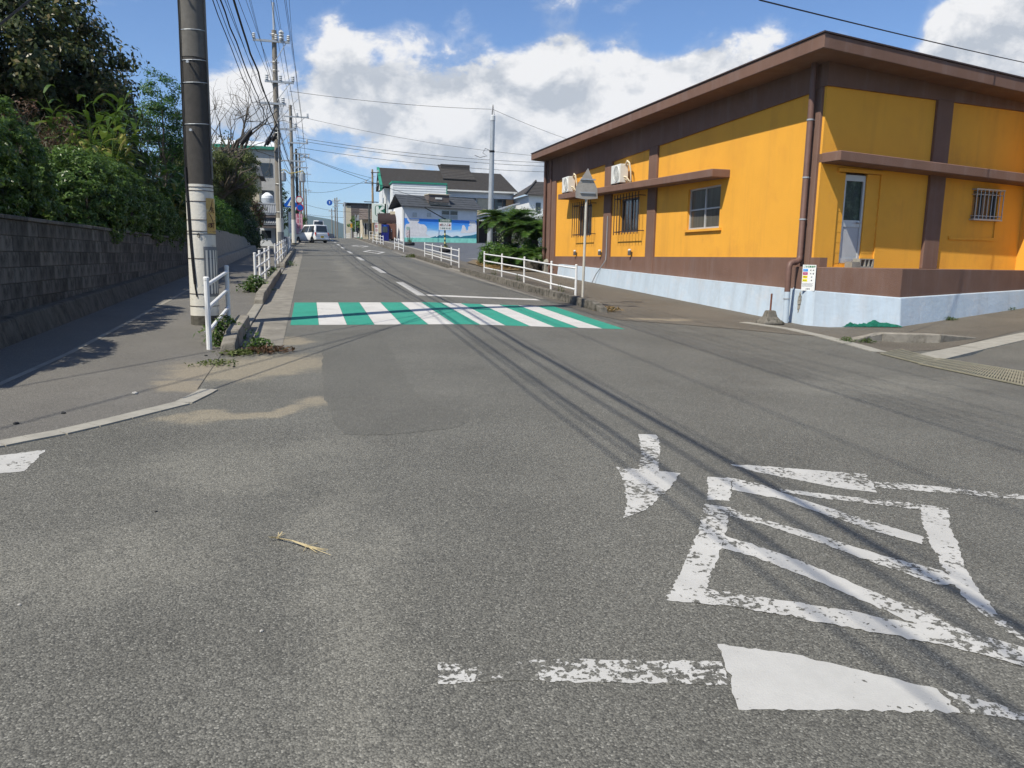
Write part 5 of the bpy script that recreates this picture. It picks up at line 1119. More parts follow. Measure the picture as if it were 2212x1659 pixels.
# green-trimmed white front block with boarded siding
b0, b1 = aty(848, 395, 95), aty(964, 404, 95); fx0, fx1 = b0[0]-A0[0], b1[0]-A0[0]; fz = b0[2]-G(10, hy)
for i in range(22): 
    z0, z1 = fz-.28*(i+1), fz-.28*i-.012
    B().hexa([(fx0, -3.03, z0), (fx1, -3.03, z0), (fx1, -2.9, z0), (fx0, -2.9, z0), (fx0, -3.0, z1), (fx1, -3.0, z1), (fx1, -2.9, z1), (fx0, -2.9, z1)]).build('siding_board', M['siding'], t)
B().box(fx0, fx1, -2.9, .6, -.3, fz-.01).build('front_block', M['siding'], t)
B().box(fx0-.1, fx1+.1, -3.1, .3, fz, fz+.22).build('parapet_trim', M['trim_green'], t); B().box(fx1, fx1+.12, -3.06, -2.8, fz-2.2, fz).build('edge_trim', M['trim_green'], t)
B().box(.42, .6, .5, .62, 0, ze-.5).build('corner_pipe', M['white_plastic'], t); B().box(.7, 1.3, .45, .6, .6, 2.6).build('green_panel', M['trim_green'], t)
b = B(); b.box(.33, .42, 1.5, 2.5, 3.8, 5.2); b.build('window', M['glass'], t)
# mural house
mA, mB = aty(873, 521, 88), aty(1029, 526, 89.0); mw = math.hypot(mB[0]-mA[0], mB[1]-mA[1]); mg = min(mA[2], mB[2])-.05
mt_ = thing('mural_house', 'low white house with a seaside sky mural and charcoal roof', 'building', (mA[0], mA[1], mg), math.atan2(mB[1]-mA[1], mB[0]-mA[0]))
mh = 3.95
B().box(0, mw, 0, 6.0, -.4, mh).build('wall', M['grey_wall'], mt_)
roof_plane((-.4, -.5, mh+.02), (mw+.6, -.5, mh-.1), (mw+.5, 2.6, mh+1.35), (-.45, 2.6, mh+1.5), 5, mt_, M['slate'], th=.035); roof_plane((-.4, 6.4, mh), (mw+.55, 6.4, mh), (mw+.5, 2.6, mh+1.33), (-.45, 2.6, mh+1.48), 3, mt_, M['slate'], th=.035)
B().box(2.95, 5.35, .3, 2.2, mh+.5, mh+1.45).build('solar_heater', M['taupe'], mt_); b = B(); b.hexa([(2.95, -.2, mh+.25), (5.4, -.2, mh+.22), (5.4, .6, mh+.75), (2.95, .6, mh+.78), (2.95, -.2, mh+.33), (5.4, -.2, mh+.3), (5.4, .6, mh+.85), (2.95, .6, mh+.88)]); b.build('solar_panel', M['glass'], mt_); B().box(2.9, 5.45, .2, 2.3, mh+1.46, mh+1.54).build('heater_cap', M['stucco'], mt_)
B().box(3.7, 4.5, .26, .3, mh+.95, mh+1.15).build('label_plate', M['white_plastic'], mt_)
MU = lambda x, y: ((x-605)/900*mw, (1110+25*(x-605)/900-y)/420*3.83)
def mural_sky():
    m = bpy.data.materials.new('mural_sky_paint'); m.use_nodes = True; nt = m.node_tree; N = nt.nodes; L = nt.links; p_ = N['Principled BSDF']; p_.inputs['Roughness'].default_value = .8
    tc = N.new('ShaderNodeTexCoord'); sp = N.new('ShaderNodeSeparateXYZ'); L.new(tc.outputs['Object'], sp.inputs[0]); nz = N.new('ShaderNodeTexNoise'); nz.inputs['Scale'].default_value = 2; mp = N.new('ShaderNodeMapping'); mp.inputs['Scale'].default_value = (.35, 1, 3); L.new(tc.outputs['Object'], mp.inputs[0]); L.new(mp.outputs[0], nz.inputs['Vector'])
    ad = N.new('ShaderNodeMath'); ad.operation = 'MULTIPLY_ADD'; L.new(nz.outputs[0], ad.inputs[0]); ad.inputs[1].default_value = .5; L.new(sp.outputs[2], ad.inputs[2])
    r = N.new('ShaderNodeMapRange'); L.new(ad.outputs[0], r.inputs[0]); r.inputs[1].default_value = .9; r.inputs[2].default_value = 2.5
    c = N.new('ShaderNodeValToRGB'); L.new(r.outputs[0], c.inputs[0]); e = c.color_ramp.elements; e[0].color = (.74, .80, .84, 1); e[1].color = (.04, .25, .78, 1); k = e.new(.35); k.color = (.6, .76, .86, 1); k = e.new(.6); k.color = (.12, .42, .82, 1); L.new(c.outputs[0], p_.inputs[0]); return m
mur = B().prism([MU(*q) for q in ((605, 818), (1505, 845), (1505, 1066), (605, 1056))], fl, .003, .012).build('mural', mural_sky(), mt_)
def mp_(name, pts, m_, d): return B().prism([MU(*q) for q in pts], fl, .002, d).build(name, m_, mur)
mb = mat('mural_deep_blue', (.012, .085, .33), .8, .1); mc = mat('mural_cloud_white', (.70, .69, .70), .8, .08, 2, 0, spots=(3, .5, .65, (.82, .81, .80))); mg_ = mat('mural_cloud_grey', (.27, .29, .34), .8, .1)
mp_('painted_cloud', [(615, 1000), (618, 915), (630, 890), (665, 885), (690, 860), (730, 890), (760, 872), (800, 890), (850, 895), (880, 925), (886, 960), (870, 1005), (885, 1025), (920, 1040), (730, 1042), (640, 1040), (615, 1015)], mc, .016)
mp_('painted_cloud', [(640, 822), (785, 828), (790, 850), (765, 878), (735, 900), (690, 885), (665, 868), (652, 850)], mc, .018)
mp_('painted_cloud', [(1300, 1000), (1318, 940), (1322, 905), (1345, 897), (1364, 930), (1378, 972), (1398, 955), (1400, 918), (1430, 900), (1505, 898), (1505, 985), (1420, 1000)], mc, .016)
mp_('painted_cloud', [(1412, 848), (1485, 851), (1502, 880), (1498, 899), (1405, 897), (1420, 872)], mc, .018)
mp_('painted_mountains', [(920, 1056), (970, 1042), (985, 1035), (1000, 1046), (1040, 1022), (1060, 1030), (1110, 1014), (1140, 1024), (1190, 1048), (1255, 1030), (1300, 1048), (1340, 1035), (1440, 1026), (1505, 1008), (1505, 1066), (920, 1061)], mat('mural_teal', (.03, .19, .27), .8, .12, 3, 0), .016)
mp_('painted_sea', [(605, 1054), (1505, 1066), (1505, 1140), (605, 1112)], mat('mural_sea_green', (.26, .68, .56), .8, .12, 1.5, .05, spots=(2.5, .5, .68, (.17, .5, .4))), .018)
for x in (735, 908):
    a = MU(x-24, 800); c_ = MU(x+24, 752); B().box(a[0], c_[0], -.1, 0, a[1], c_[1]).build('vent_hood', M['steel'], mt_)
a = MU(1060, 828); c_ = MU(1265, 724); B().box(a[0], c_[0], -.06, .0, a[1], c_[1]).build('window', M['alu'], mt_); mx_ = (a[0]+c_[0])/2
for x0, x1 in ((a[0]+.06, mx_-.04), (mx_+.06, c_[0]-.06)): B().box(x0, x1, -.075, -.055, (a[1]+c_[1])/2+.02, c_[1]-.06).build('pane', M['glass'], mt_); B().box(x0, x1, -.075, -.055, a[1]+.06, (a[1]+c_[1])/2-.04).build('pane', mat('frosted_pane', (.33, .36, .37), .3, .05), mt_)
B().box(-.18, 0, -.05, .05, -.3, mh-.1).build('corner_pipe', M['white_plastic'], mt_)
# lean-to shed right of the mural
q = aty(1031, 527, 91); t = thing('lean_to_shed', 'grey-roofed open wooden lean-to between the mural house and the steel post', 'shed', (q[0], 91, q[2]-.1))
B().box(0, 4.5, 2.2, 2.4, 0, 2.9).build('back_wall', mat('dark_weathered_boards', (.05, .035, .025), .9, .3, 4, .2, streak=8), t); B().box(0, .15, -.2, 2.2, 0, 3.0).build('post', M['wood'], t)
b = B(); b.hexa([(-.1, -.6, 3.2), (5, -.6, 4.9), (5, 3, 4.9), (-.1, 3, 3.2), (-.1, -.6, 3.35), (5, -.6, 5.05), (5, 3, 5.05), (-.1, 3, 3.35)]); b.build('roof', M['steel'], t); b = B(); b.add([(0, -.3, 2.9), (4.6, -.3, 2.9), (4.6, -.3, 4.75), (0, -.3, 3.2)], [(0, 1, 2, 3)]); b.build('gable_panel', M['grey_wall'], t)
# tiled-roof house at the far right
q = aty(1142, 450, 92); t = thing('white_tiled_house', 'white house with dark hipped tile roof behind the flowering bush', 'building', (q[0], 92, G(18, 92)))
hz_ = aty(1142, 421, 92)[2]-G(18, 92)
B().box(0, 9, 0, 8, -.3, hz_).build('wall', M['siding'], t); roof_plane((-.6, -.6, hz_), (9.6, -.6, hz_), (7, 4, hz_+2.0), (2.0, 4, hz_+2.0), 9, t, M['tile']); b = B(); b.add([(-.6, -.6, hz_), (-.6, 8.6, hz_), (2.0, 4, hz_+2)], [(0, 1, 2)]); b.build('hip', M['tile'], t)
B().tube([(-.65, -.65, hz_+.1), (2.0, 4, hz_+2.1)], .14, 6).build('hip_ridge', M['tile'], t)
for x0, x1, m_ in ((.9, 1.5, 'glass'), (2.2, 2.8, 'shutter'), (2.85, 3.7, 'glass'), (4.3, 5.6, 'glass')): B().box(x0, x1, -.08, 0, hz_-2.0, hz_-.9).build('window' if m_ == 'glass' else 'shutter', M[m_], t)
B().box(-1.2, 6, -1.6, 0, hz_-2.9, hz_-2.6).build('porch_roof', M['siding'], t)

# ------------------------------------------------------------------ awning shop and roadside clutter left of the mural
q = aty(842, 521, 92); zg = G(9, 92); t = thing('awning_shop', 'cluttered shopfront with dark curved awning left of the mural', 'shop', (q[0]-.75, 93, zg))
B().box(-.2, 2.0, .3, 4, -.2, 3.2).build('wall', mat('dark_shop_interior', (.03, .027, .025), .8, .3, 2, 0), t); B().box(.9, 2.05, -.6, .4, 2.9, 3.4).build('fascia', M['stucco'], t)
b = B(); pr = [(1.2*math.cos(a)-.0, 1.2*math.sin(a)) for a in np.linspace(math.pi, math.pi/2, 8)]
for i in range(7): b.hexa([(-.6, pr[i][0]*1.2+.2, 1.9+pr[i][1]), (2.1, pr[i][0]*1.2+.2, 2.1+pr[i][1]), (2.1, pr[i+1][0]*1.2+.2, 2.1+pr[i+1][1]), (-.6, pr[i+1][0]*1.2+.2, 1.9+pr[i+1][1]), (-.6, pr[i][0]*1.2+.2, 1.94+pr[i][1]), (2.1, pr[i][0]*1.2+.2, 2.14+pr[i][1]), (2.1, pr[i+1][0]*1.2+.2, 2.14+pr[i+1][1]), (-.6, pr[i+1][0]*1.2+.2, 1.94+pr[i+1][1])])
b.build('awning', mat('dark_awning', (.03, .018, .018), .8, .2), t)
for x, m_ in ((-.5, 'stucco'), (.4, 'taupe'), (1.1, 'stucco'), (1.6, 'white_plastic')): B().box(x, x+.35, -.9, -.6, .9, 2.4).build('hanging_goods', M[m_], t)
for x in (-.6, 2.1): B().tube([(x, -1.2, 0), (x, -1.2, 2.1)], .04, 6).build('awning_post', M['white_plastic'], t)
q = aty(833, 521, 90); t = thing('vending_machine', 'navy blue drinks machine standing under the awning', 'vending machine', (q[0], 90, G(8.3, 90)), -.25); B().box(-.42, .42, -.35, .35, 0, 1.83).build('cabinet', mat('navy_cabinet', (.008, .012, .13), .4, .1), t, bevel=.03); B().box(-.3, .3, -.37, -.355, .95, 1.6).build('display_window', M['glass'], t); B().box(-.15, .15, -.37, -.355, 1.62, 1.74).build('emblem', M['sblue'], t)
q = aty(846, 519, 90.5); t = thing('brown_cabinet', 'brown cabinet with white marks beside the navy machine', 'cabinet', (q[0], 90.3, G(9, 90)), -.3); B().box(-.5, .5, -.4, .4, .25, 1.95).build('body', mat('brown_cabinet_paint', (.13, .06, .04), .6, .1), t, bevel=.02); B().box(-.45, -.2, -.3, .3, 0, .25).build('foot', M['white_plastic'], t); B().box(.2, .45, -.3, .3, 0, .25).build('foot', M['taupe'], t)
for z in (1.05, 1.25): B().box(.0, .08, -.42, -.401, z, z+.1).build('mark', M['white_plastic'], t)
q = aty(792, 500, 105); t = thing('old_cottage', 'old low cottage with a brown rusted roof left of the wooden pole', 'building', (q[0]-.6, 104, G(7.5, 104)))
B().box(0, 3.4, 0, 5, -.2, 2.6).build('wall', M['stucco'], t); roof_plane((-.5, -.6, 2.5), (3.9, -.6, 2.5), (3.5, 2.5, 4.0), (-.2, 2.5, 4.0), 5, t, M['taupe']); B().box(.15, 1.3, -.05, 0, .6, 2.0).build('window', M['glass'], t)
for x in (.2, .55, .9, 1.25): B().box(x, x+.07, -.12, -.06, .5, 2.1).build('window_bar', M['white_plastic'], t)
q = aty(760, 480, 150); t = thing('flat_roof_hall', 'long dark flat-roofed building behind the roadside trees on the right', 'building', (8.6, 165, G(8, 165))); B().box(0, 13, 0, 8, -.2, 8.2).build('wall', M['taupe'], t); B().box(-1.2, 0, 0, 8, -.2, 7.9).build('end_wall', M['stucco'], t); B().box(-1.3, 13.2, -.3, 8.3, 8.22, 8.5).build('roof', M['black'], t)
tree('roadside_tree', 'round green tree in front of the dark flat-roofed building', (10.2, 150, 4.0), 4, .12, [(10.2, 150, 8.0, 2.4, 2.4, 1.6), (12, 150, 7.4, 1.8, 2, 1.3), (8.8, 150, 7, 1.4, 1.5, 1.1)], 90, 60, .6, .3, .2, M['lf_bright'], 61)
hedge('roadside_hedge', 'pale green rounded hedge behind the far pedestrian', (8.4, 128, 4.0), [(8.6, 128, 5.2, 1.4, 1.6, 1.0), (9.8, 128, 5.0, 1.2, 1.6, .9)], 60, 50, .4, .2, .14, M['lf_bright'], 62)
t = thing('concrete_fence', 'grey concrete garden wall below the pale hedge', 'wall', (7.6, 124, G(7.6, 124))); B().box(0, 3.2, 0, .2, -.2, 1.3).build('panel', M['conc'], t)
# banner, cones, small signs, pedestrian
def banner(x, y, h, w, label, m1, txt, tc_):
    t = thing('banner', label, 'banner', (x, y, G(x, y)), 0, 'upright banners'); B().tube([(0, 0, 0), (0, 0, h+.15)], .025, 6).build('pole', M['steel'], t); B().box(.03, .03+w, -.012, .0, h*.3, h).build('cloth', m1, t); B().lathe([(.2, 0), (.2, .06), (.06, .1)], 10).build('weight', M['black'], t)
    for i, ch in enumerate(txt): text('lettering', ch, w*.75, tc_, t, (.03+w/2, -.016, h*.92-i*w*.85))
pinkp = mat('banner_pink', (.6, .35, .42), .7, .08); bw = mat('banner_white', (.68, .7, .7), .7, .05); redp = mat('banner_red_ink', (.4, .03, .08), .7, .1)
banner(8.1, 101.5, 2.3, .6, 'white and pink lettered banner in front of the old cottage', bw, '営業中', redp)
banner(-1.75, 74, 2.7, .55, 'white banner with pale blue letters behind the third pole', bw, 'クリーニ', mat('banner_blue_ink', (.05, .2, .4), .7, .1)); banner(-1.15, 76, 2.6, .6, 'pink banner beside the white banner on the left', pinkp, '駐車場', redp)
def cone(x, y, label):
    t = thing('traffic_cone', label, 'cone', (x, y, G(x, y)), 0, 'white and green traffic cones'); B().box(-.19, .19, -.19, .19, 0, .04).build('foot', M['trim_green'], t); B().lathe([(.14, .04), (.11, .25)], 14).build('lower_cone', M['trim_green'], t); B().lathe([(.11, .252), (.03, .7), (.02, .71)], 14).build('upper_cone', M['white_plastic'], t)
cone(6.15, 95, 'white and green traffic cone nearer the cottage banner'); cone(6.0, 99, 'white and green traffic cone nearer the pedestrian')
t = thing('a_frame_stand', 'small white ladder-like stand under the cottage banner', 'stand', (7.0, 94, G(7, 94)))
for x in (0, .45): B().tube([(x, 0, 0), (x, 0, 1.0)], .035, 6).build('upright', M['rail'], t)
for z in (.3, .6, .95): B().tube([(0, 0, z), (.45, 0, z)], .03, 6).build('rung', M['rail'], t)
def road_sign(x, y, parts, label, hh):
    t = thing('road_sign', label, 'road sign', (x, y, G(x, y))); B().tube([(0, 0, 0), (0, 0, hh)], .045, 8).build('post', M['steel'], t)
    for nm, poly, m_, d in parts: B().prism(poly, fl, d, d+.01).build(nm, m_, t)
ci = lambda cx, cz, r: [(cx+r*math.cos(a), cz+r*math.sin(a)) for a in np.linspace(0, 6.283, 17)[:-1]]
road_sign(-1.35, 72, [('crossing_plate', [(-.55, 3.1), (.35, 3.1), (.5, 3.3), (-.1, 4.0), (-.7, 3.3)], M['sblue'], .06), ('white_triangle', [(-.4, 3.2), (.2, 3.2), (-.1, 3.75)], M['swhite'], .075), ('walker_mark', [(-.15, 3.25), (-.05, 3.25), (-.08, 3.55), (-.13, 3.55)], M['black'], .09)], 'blue pentagon crossing sign on the left behind the third pole', 3.9)
road_sign(-.75, 75, [('speed_plate', ci(0, 3.85, .33), redp, .06), ('speed_face', ci(0, 3.85, .25), M['swhite'], .075), ('parking_plate', ci(.05, 3.15, .34), redp, .06), ('parking_face', ci(.05, 3.15, .26), M['sblue'], .075)], 'round red-rimmed signs on the left beyond the crossing sign', 4.2)
road_sign(6.4, 112, [('plate_back', [(0, 2.5), (.75, 2.5), (.55, 3.3), (.35, 3.3)], M['steel'], -.06)], 'pale post with a grey triangular sign back by the pedestrian', 3.3)
road_sign(5.95, 114, [('yellow_panel', [(-.13, 1.5), (.13, 1.5), (.13, 2.1), (-.13, 2.1)], mat('amber_panel', (.55, .28, .02), .5, .05), .05)], 'small amber panel beside the far pedestrian', 2.3)
def skin_figure(name, label, loc, rz, joints, edges, m_, cat='person'):
    t = thing(name, label, cat, loc, rz); me = bpy.data.meshes.new('body'); me.from_pydata([j[:3] for j in joints], edges, [])
    o = link('body', me, m_, t); o.modifiers.new('skin', 'SKIN'); o.modifiers.new('sub', 'SUBSURF').levels = 1; o.modifiers['sub'].render_levels = 1
    for v, j in zip(me.skin_vertices[0].data, joints): v.radius = (j[3], j[3]*.8)
    me.skin_vertices[0].data[0].use_root = True; return t
J = [(0, 0, .92, .13), (0, 0, 1.15, .14), (0, .02, 1.38, .15), (0, .02, 1.5, .055), (.0, .0, 1.62, .09), (0, 0, 1.70, .07), (-.2, 0, 1.4, .06), (-.26, -.03, 1.12, .05), (-.24, -.12, .88, .04), (.2, 0, 1.4, .06), (.26, -.03, 1.12, .05), (.22, -.14, .9, .04), (-.1, 0, .85, .09), (-.1, -.12, .48, .065), (-.1, -.02, .08, .045), (-.1, -.16, .04, .035), (.1, 0, .85, .09), (.1, .1, .48, .065), (.1, .18, .1, .045), (.1, .05, .04, .035)]
E_ = [(0, 1), (1, 2), (2, 3), (3, 4), (4, 5), (2, 6), (6, 7), (7, 8), (2, 9), (9, 10), (10, 11), (0, 12), (12, 13), (13, 14), (14, 15), (0, 16), (16, 17), (17, 18), (18, 19)]
pm = mat('dark_clothing', (.02, .025, .04), .85, .2, 5, .1); t = skin_figure('person', 'pedestrian in dark clothes walking on the far right pavement', (6.7, 112, G(6.7, 112)), .3, J, E_, pm)
B().lathe([(.02, 1.52), (.08, 1.56), (.095, 1.63), (.07, 1.71), (.02, 1.74)], 12).build('head', mat('skin_tone', (.4, .25, .18), .6, .05), t); B().lathe([(.09, 1.6), (.105, 1.66), (.08, 1.745), (.01, 1.765)], 12, (0, .015, 0)).build('hair', M['black'], t); B().box(-.12, .12, .12, .22, 1.05, 1.4).build('backpack', mat('slate_bag', (.09, .11, .14), .8, .1), t, bevel=.03)

# ------------------------------------------------------------------ vehicles
def wheel(t, x, y, r=.28, w=.16, steel=True):
    s = 1 if x > 0 else -1; me = B().lathe([(r*.62, -w/2), (r*.95, -w/2), (r, -w/2+.03), (r, w/2-.03), (r*.95, w/2), (r*.62, w/2)], 20)
    wv = B(); wv.v = [(v[2], v[0], v[1]) for v in me.v]; wv.f = me.f; tx_ = wv.build('wheel', mat_tyre, t, loc=(x, y, r))
    me = B().lathe([(r*.64, -.02), (r*.5, .0), (r*.25, -.03), (r*.2, .02), (.02, .02)], 16); wr = B(); wr.v = [(s*(v[2]+w/2-.005), v[0], v[1]) for v in me.v]; wr.f = me.f; wr.build('rim', mat_rim, tx_)
mat_tyre = mat('tyre_rubber', (.015, .015, .016), .8, .1); mat_rim = mat('wheel_rim', (.4, .41, .42), .4, .1, 5, 0, metal=.4)
def car(name, label, cat, loc, head, L_, W_, H_, col, hood=.6, plate=(.7, .5, .05), rear_up=.12, group=None, tail=True):
    """hatch-backed body: +y is the front"""
    t = thing(name, label, cat, loc, -head, group); cm = mat(name+'_paint', col, .3, .02, 2, 0, spec=.5); h = L_/2; w = W_/2; belt = H_*.52
    sec = [(-h, .32, belt*.96, .90, .97), (-h+.06, .24, belt, .97, 1), (-h+.5, .2, belt+.01, 1, 1), (0, .18, belt, 1, 1), (h-hood-.1, .18, belt-.02, 1, 1), (h-hood*.55, .2, belt-.08, .99, .98), (h-.12, .24, belt-.2, .95, .93), (h, .32, belt-.3, .86, .86)]
    b = B(); V = []
    for y, z0, z1, k0, k1 in sec: V += [(-w*k0*.95, y, z0), (w*k0*.95, y, z0), (w*k0, y, z0+.12), (w*k1, y, (z0+z1)/2+.05), (w*k1*.97, y, z1), (-w*k1*.97, y, z1), (-w*k1, y, (z0+z1)/2+.05), (-w*k0, y, z0+.12)]
    n = 8; F = [(i*n+j, i*n+(j+1) % n, (i+1)*n+(j+1) % n, (i+1)*n+j) for i in range(len(sec)-1) for j in range(n)]+[tuple(range(n)), tuple(reversed(range((len(sec)-1)*n, len(sec)*n)))]
    b.add(V, F); auto(b.build('body', cm, t, bevel=.02, seg=2), 40)
    y0, y1, yt0, yt1 = -h+.05, h-hood+.05, -h+rear_up, h-hood-.62; wt = w*.80; zr_ = H_-.03
    cab = [(-w*.965, y0, belt-.01), (w*.965, y0, belt-.01), (w*.965, y1, belt-.05), (-w*.965, y1, belt-.05), (-wt, yt0, zr_), (wt, yt0, zr_), (wt*.97, yt1, zr_), (-wt*.97, yt1, zr_)]
    auto(B().hexa(cab).build('cabin', cm, t, bevel=.06, seg=3), 50)
    C_ = [Vector(q) for q in cab]
    def pane(nm, a, c, d, e, u0, u1, v0, v1, off, m_=M['glass']):
        P_ = lambda u, v: (C_[a].lerp(C_[c], u)).lerp(C_[e].lerp(C_[d], u), v); nrm = (C_[c]-C_[a]).cross(C_[e]-C_[a]).normalized()*off
        b = B(); b.hexa([P_(u0, v0), P_(u1, v0), P_(u1, v1), P_(u0, v1)]+[P_(u, v)+nrm for u, v in ((u0, v0), (u1, v0), (u1, v1), (u0, v1))]); b.build(nm, m_, t)
    pane('rear_window', 0, 1, 5, 4, .07, .93, .16, .88, .012); pane('windscreen', 2, 3, 7, 6, .06, .94, .1, .92, .012)
    for a, c, d, e in ((1, 2, 6, 5), (3, 0, 4, 7)):
        fw = a == 1
        for u0, u1 in ((.10, .45), (.48, .90)):
            if not fw: u0, u1 = 1-u1, 1-u0
            pane('side_window', a, c, d, e, u0, u1, .14, .86, .012)
    if tail:
        for s in (-1, 1): B().box(s*w*.97-.09 if s > 0 else -w*.97-.01, s*w*.97+.01 if s > 0 else -w*.97+.09, -h-.01, -h+.12, belt*.72, belt*1.08).build('tail_light', mat('tail_light_red', (.5, .05, .04), .3, .1), t, bevel=.015)
    for s in (-1, 1): B().box(s*w*.62-.16, s*w*.62+.16, h-.16, h-.01, belt-.38, belt-.22).build('headlight', M['porcelain'], t, bevel=.02)
    B().box(-.165, .165, -h-.022, -h+.0, .44, .60).build('number_plate', mat('plate_colour', plate, .5, .05), t); text('lettering', '58-20', .1, M['print_dark'], t, (0, -h-.025, .52))
    B().box(-w*.93, w*.93, -h-.03, -h+.12, .28, .42).build('rear_bumper', cm, t, bevel=.03, seg=2)
    for s in (-1, 1): B().box(s*(w+.09)-.07, s*(w+.09)+.07, h-hood-.28, h-hood-.18, belt+.0, belt+.14).build('mirror', cm, t, bevel=.02)
    for s in (-1, 1):
        for y in (-h+.55, h-.62): wheel(t, s*(w-.075), y)
    return t
hd = math.radians(-33); rc = np.array((1.2, 73.0)); cc = rc+np.array((math.sin(hd), math.cos(hd)))*1.7
car('white_van', 'small white hatchback van turning left across the road', 'van', (cc[0], cc[1], G(*cc)), hd, 3.4, 1.475, 1.62, (.70, .71, .72), .72)
car('white_wagon', 'white tall van on the road ahead, its roof showing above the turning van', 'van', (1.25, 103, G(1.25, 103)), 0, 3.4, 1.475, 2.15, (.68, .69, .70), .3)
car('navy_car', 'dark navy car beyond the crest of the road', 'car', (3.85, 150, G(3.85, 150)), math.pi, 3.9, 1.69, 1.5, (.012, .018, .06), .9, (.6, .6, .6))
car('dark_hatchback', 'dark hatchback waiting in the side street behind the second pole', 'car', (-3.2, 63.5, G(-3.2, 63.5)), math.radians(100), 3.6, 1.6, 1.5, (.012, .014, .03), .85, (.6, .6, .6))
def truck():
    t = thing('small_truck', 'small white truck half hidden by the dark ivy mound on the left', 'truck', (-4.7, 58.5, G(-4, 58.5)), math.radians(-150)); cm = mat('truck_white', (.66, .67, .66), .4, .04)
    b = B(); b.hexa([(-.72, 0, .35), (.72, 0, .35), (.72, 1.3, .35), (-.72, 1.3, .35), (-.66, 0, 1.9), (.66, 0, 1.9), (.62, .85, 1.85), (-.62, .85, 1.85)]); auto(b.build('cab', cm, t, bevel=.05, seg=2)); b = B(); b.hexa([(-.58, 1.16, 1.12), (.58, 1.16, 1.12), (.58, 1.15, 1.12), (-.58, 1.15, 1.12), (-.54, .95, 1.7), (.54, .95, 1.7), (.54, .93, 1.7), (-.54, .93, 1.7)]); b.build('windscreen', M['glass'], t)
    B().box(-.74, .74, -2.0, -.05, .55, 1.0).build('cargo_bed', cm, t); B().box(-.6, .6, 1.29, 1.33, .42, .6).build('bumper', M['taupe'], t)
    for s in (-1, 1):
        B().box(s*.5-.12, s*.5+.12, 1.28, 1.32, .7, .86).build('headlight', M['porcelain'], t)
        for y in (.75, -1.3): wheel(t, s*.62, y, .26)
truck()
# ------------------------------------------------------------------ buildings behind the left trees
a0, a1 = aty(462, 318, 78), aty(598, 322, 78); zg = G(-5, 78)
t = thing('concrete_block_building', 'pale concrete building with a green roof edge behind the bare tree', 'building', (a0[0], 78, zg)); W_ = a1[0]-a0[0]; H_ = a0[2]-zg
B().box(0, W_, 0, 9, -.3, H_).build('wall', mat('pale_concrete_wall', (.42, .41, .38), .85, .1, 2, .1), t); B().box(-.2, W_+.2, -.3, 9.2, H_+.002, H_+.28).build('roof_edge', M['trim_green'], t)
b = B(); b.hexa([(-.1, -.2, H_+.29), (W_+.1, -.2, H_+.29), (W_+.1, 9, H_+.29), (-.1, 9, H_+.29), (.3, 2, H_+1.0), (W_-.3, 2, H_+1.0), (W_-.3, 7, H_+1.0), (.3, 7, H_+1.0)]); b.build('roof', mat('pale_metal_roof', (.6, .62, .62), .5, .05), t)
for x in np.arange(.6, W_-1, 1.7):
    for z in (H_-2.4, H_-4.9): B().box(x, x+1.1, -.06, 0, z, z+1.2).build('window', M['glass'], t)
q0, q1 = aty(565, 470, 66), aty(592, 470, 66); r = (q1[0]-q0[0])/2; z0, z1 = aty(578, 476, 66)[2], aty(578, 418, 66)[2]
t = thing('round_tower', 'white round water tank tower behind the tiled gate', 'tank', ((q0[0]+q1[0])/2, 66+r, G(-4, 67))); zb = G(-4, 67)
auto(B().lathe([(r*.93, -.2), (r*.93, z0-zb), (r, z0-zb+.1), (r, z1-zb-.5), (r*.92, z1-zb-.15), (r*.3, z1-zb+.1), (.01, z1-zb+.12)], 28).build('tank', mat('tank_white', (.68, .69, .69), .5, .05), t)); auto(B().lathe([(r*1.01, z0-zb+1.35), (r*1.01, z0-zb+1.75)], 28).build('band', M['steel'], t))
q0, q1 = aty(556, 460, 60), aty(602, 462, 60); zg = G(-3, 60); t = thing('tiled_gatehouse', 'small house end with layered grey tile roofs beside the second pole', 'building', (q0[0], 60.2, zg)); W_ = q1[0]-q0[0]; ze = q1[2]-zg
B().box(.1, W_-.25, .4, 4, -.2, ze-.1).build('wall', M['siding'], t)
M['tile_g'] = mat('glossy_grey_tile', (.22, .23, .24), .35, .2, 8, .1)
def kawara(z, dy, name):
    b = B()
    for i in range(int(W_/.16)+1):
        x = i*.16; b.tube([(x, -.5+dy, z), (x, .9+dy, z+.65)], .07, 6)
    b.hexa([(-.05, -.5+dy, z-.06), (W_+.05, -.5+dy, z-.06), (W_+.05, .9+dy, z+.6), (-.05, .9+dy, z+.6), (-.05, -.5+dy, z), (W_+.05, -.5+dy, z), (W_+.05, .9+dy, z+.66), (-.05, .9+dy, z+.66)]); o = b.build(name, M['tile_g'], t); o['kind'] = 'stuff'; B().box(-.05, W_+.05, -.46+dy, -.3+dy, z-.3, z-.08).build('eaves_board', M['taupe'], t)
kawara(ze, 0, 'upper_roof_tiles'); kawara(ze-.75, -.15, 'lower_roof_tiles'); B().tube([(-.1, .95, ze+.72), (W_+.1, .95, ze+.72)], .12, 8).build('ridge', M['tile_g'], t)
B().box(W_-.28, W_-.12, -.2, .4, -.2, ze-.3).build('corner_post', M['taupe'], t); B().box(.2, W_*.6, .34, .4, .6, ze-1.2).build('window', M['glass'], t)
t = thing('garden_wall', 'dark garden wall along the far side of the left side street', 'wall', (-9, 67.2, G(-5, 67))); B().box(0, 6.5, 0, .25, -.2, 2.0).build('panel', M['block'], t); B().box(-.05, 6.55, -.05, .3, 2.002, 2.1).build('coping', M['conc'], t)
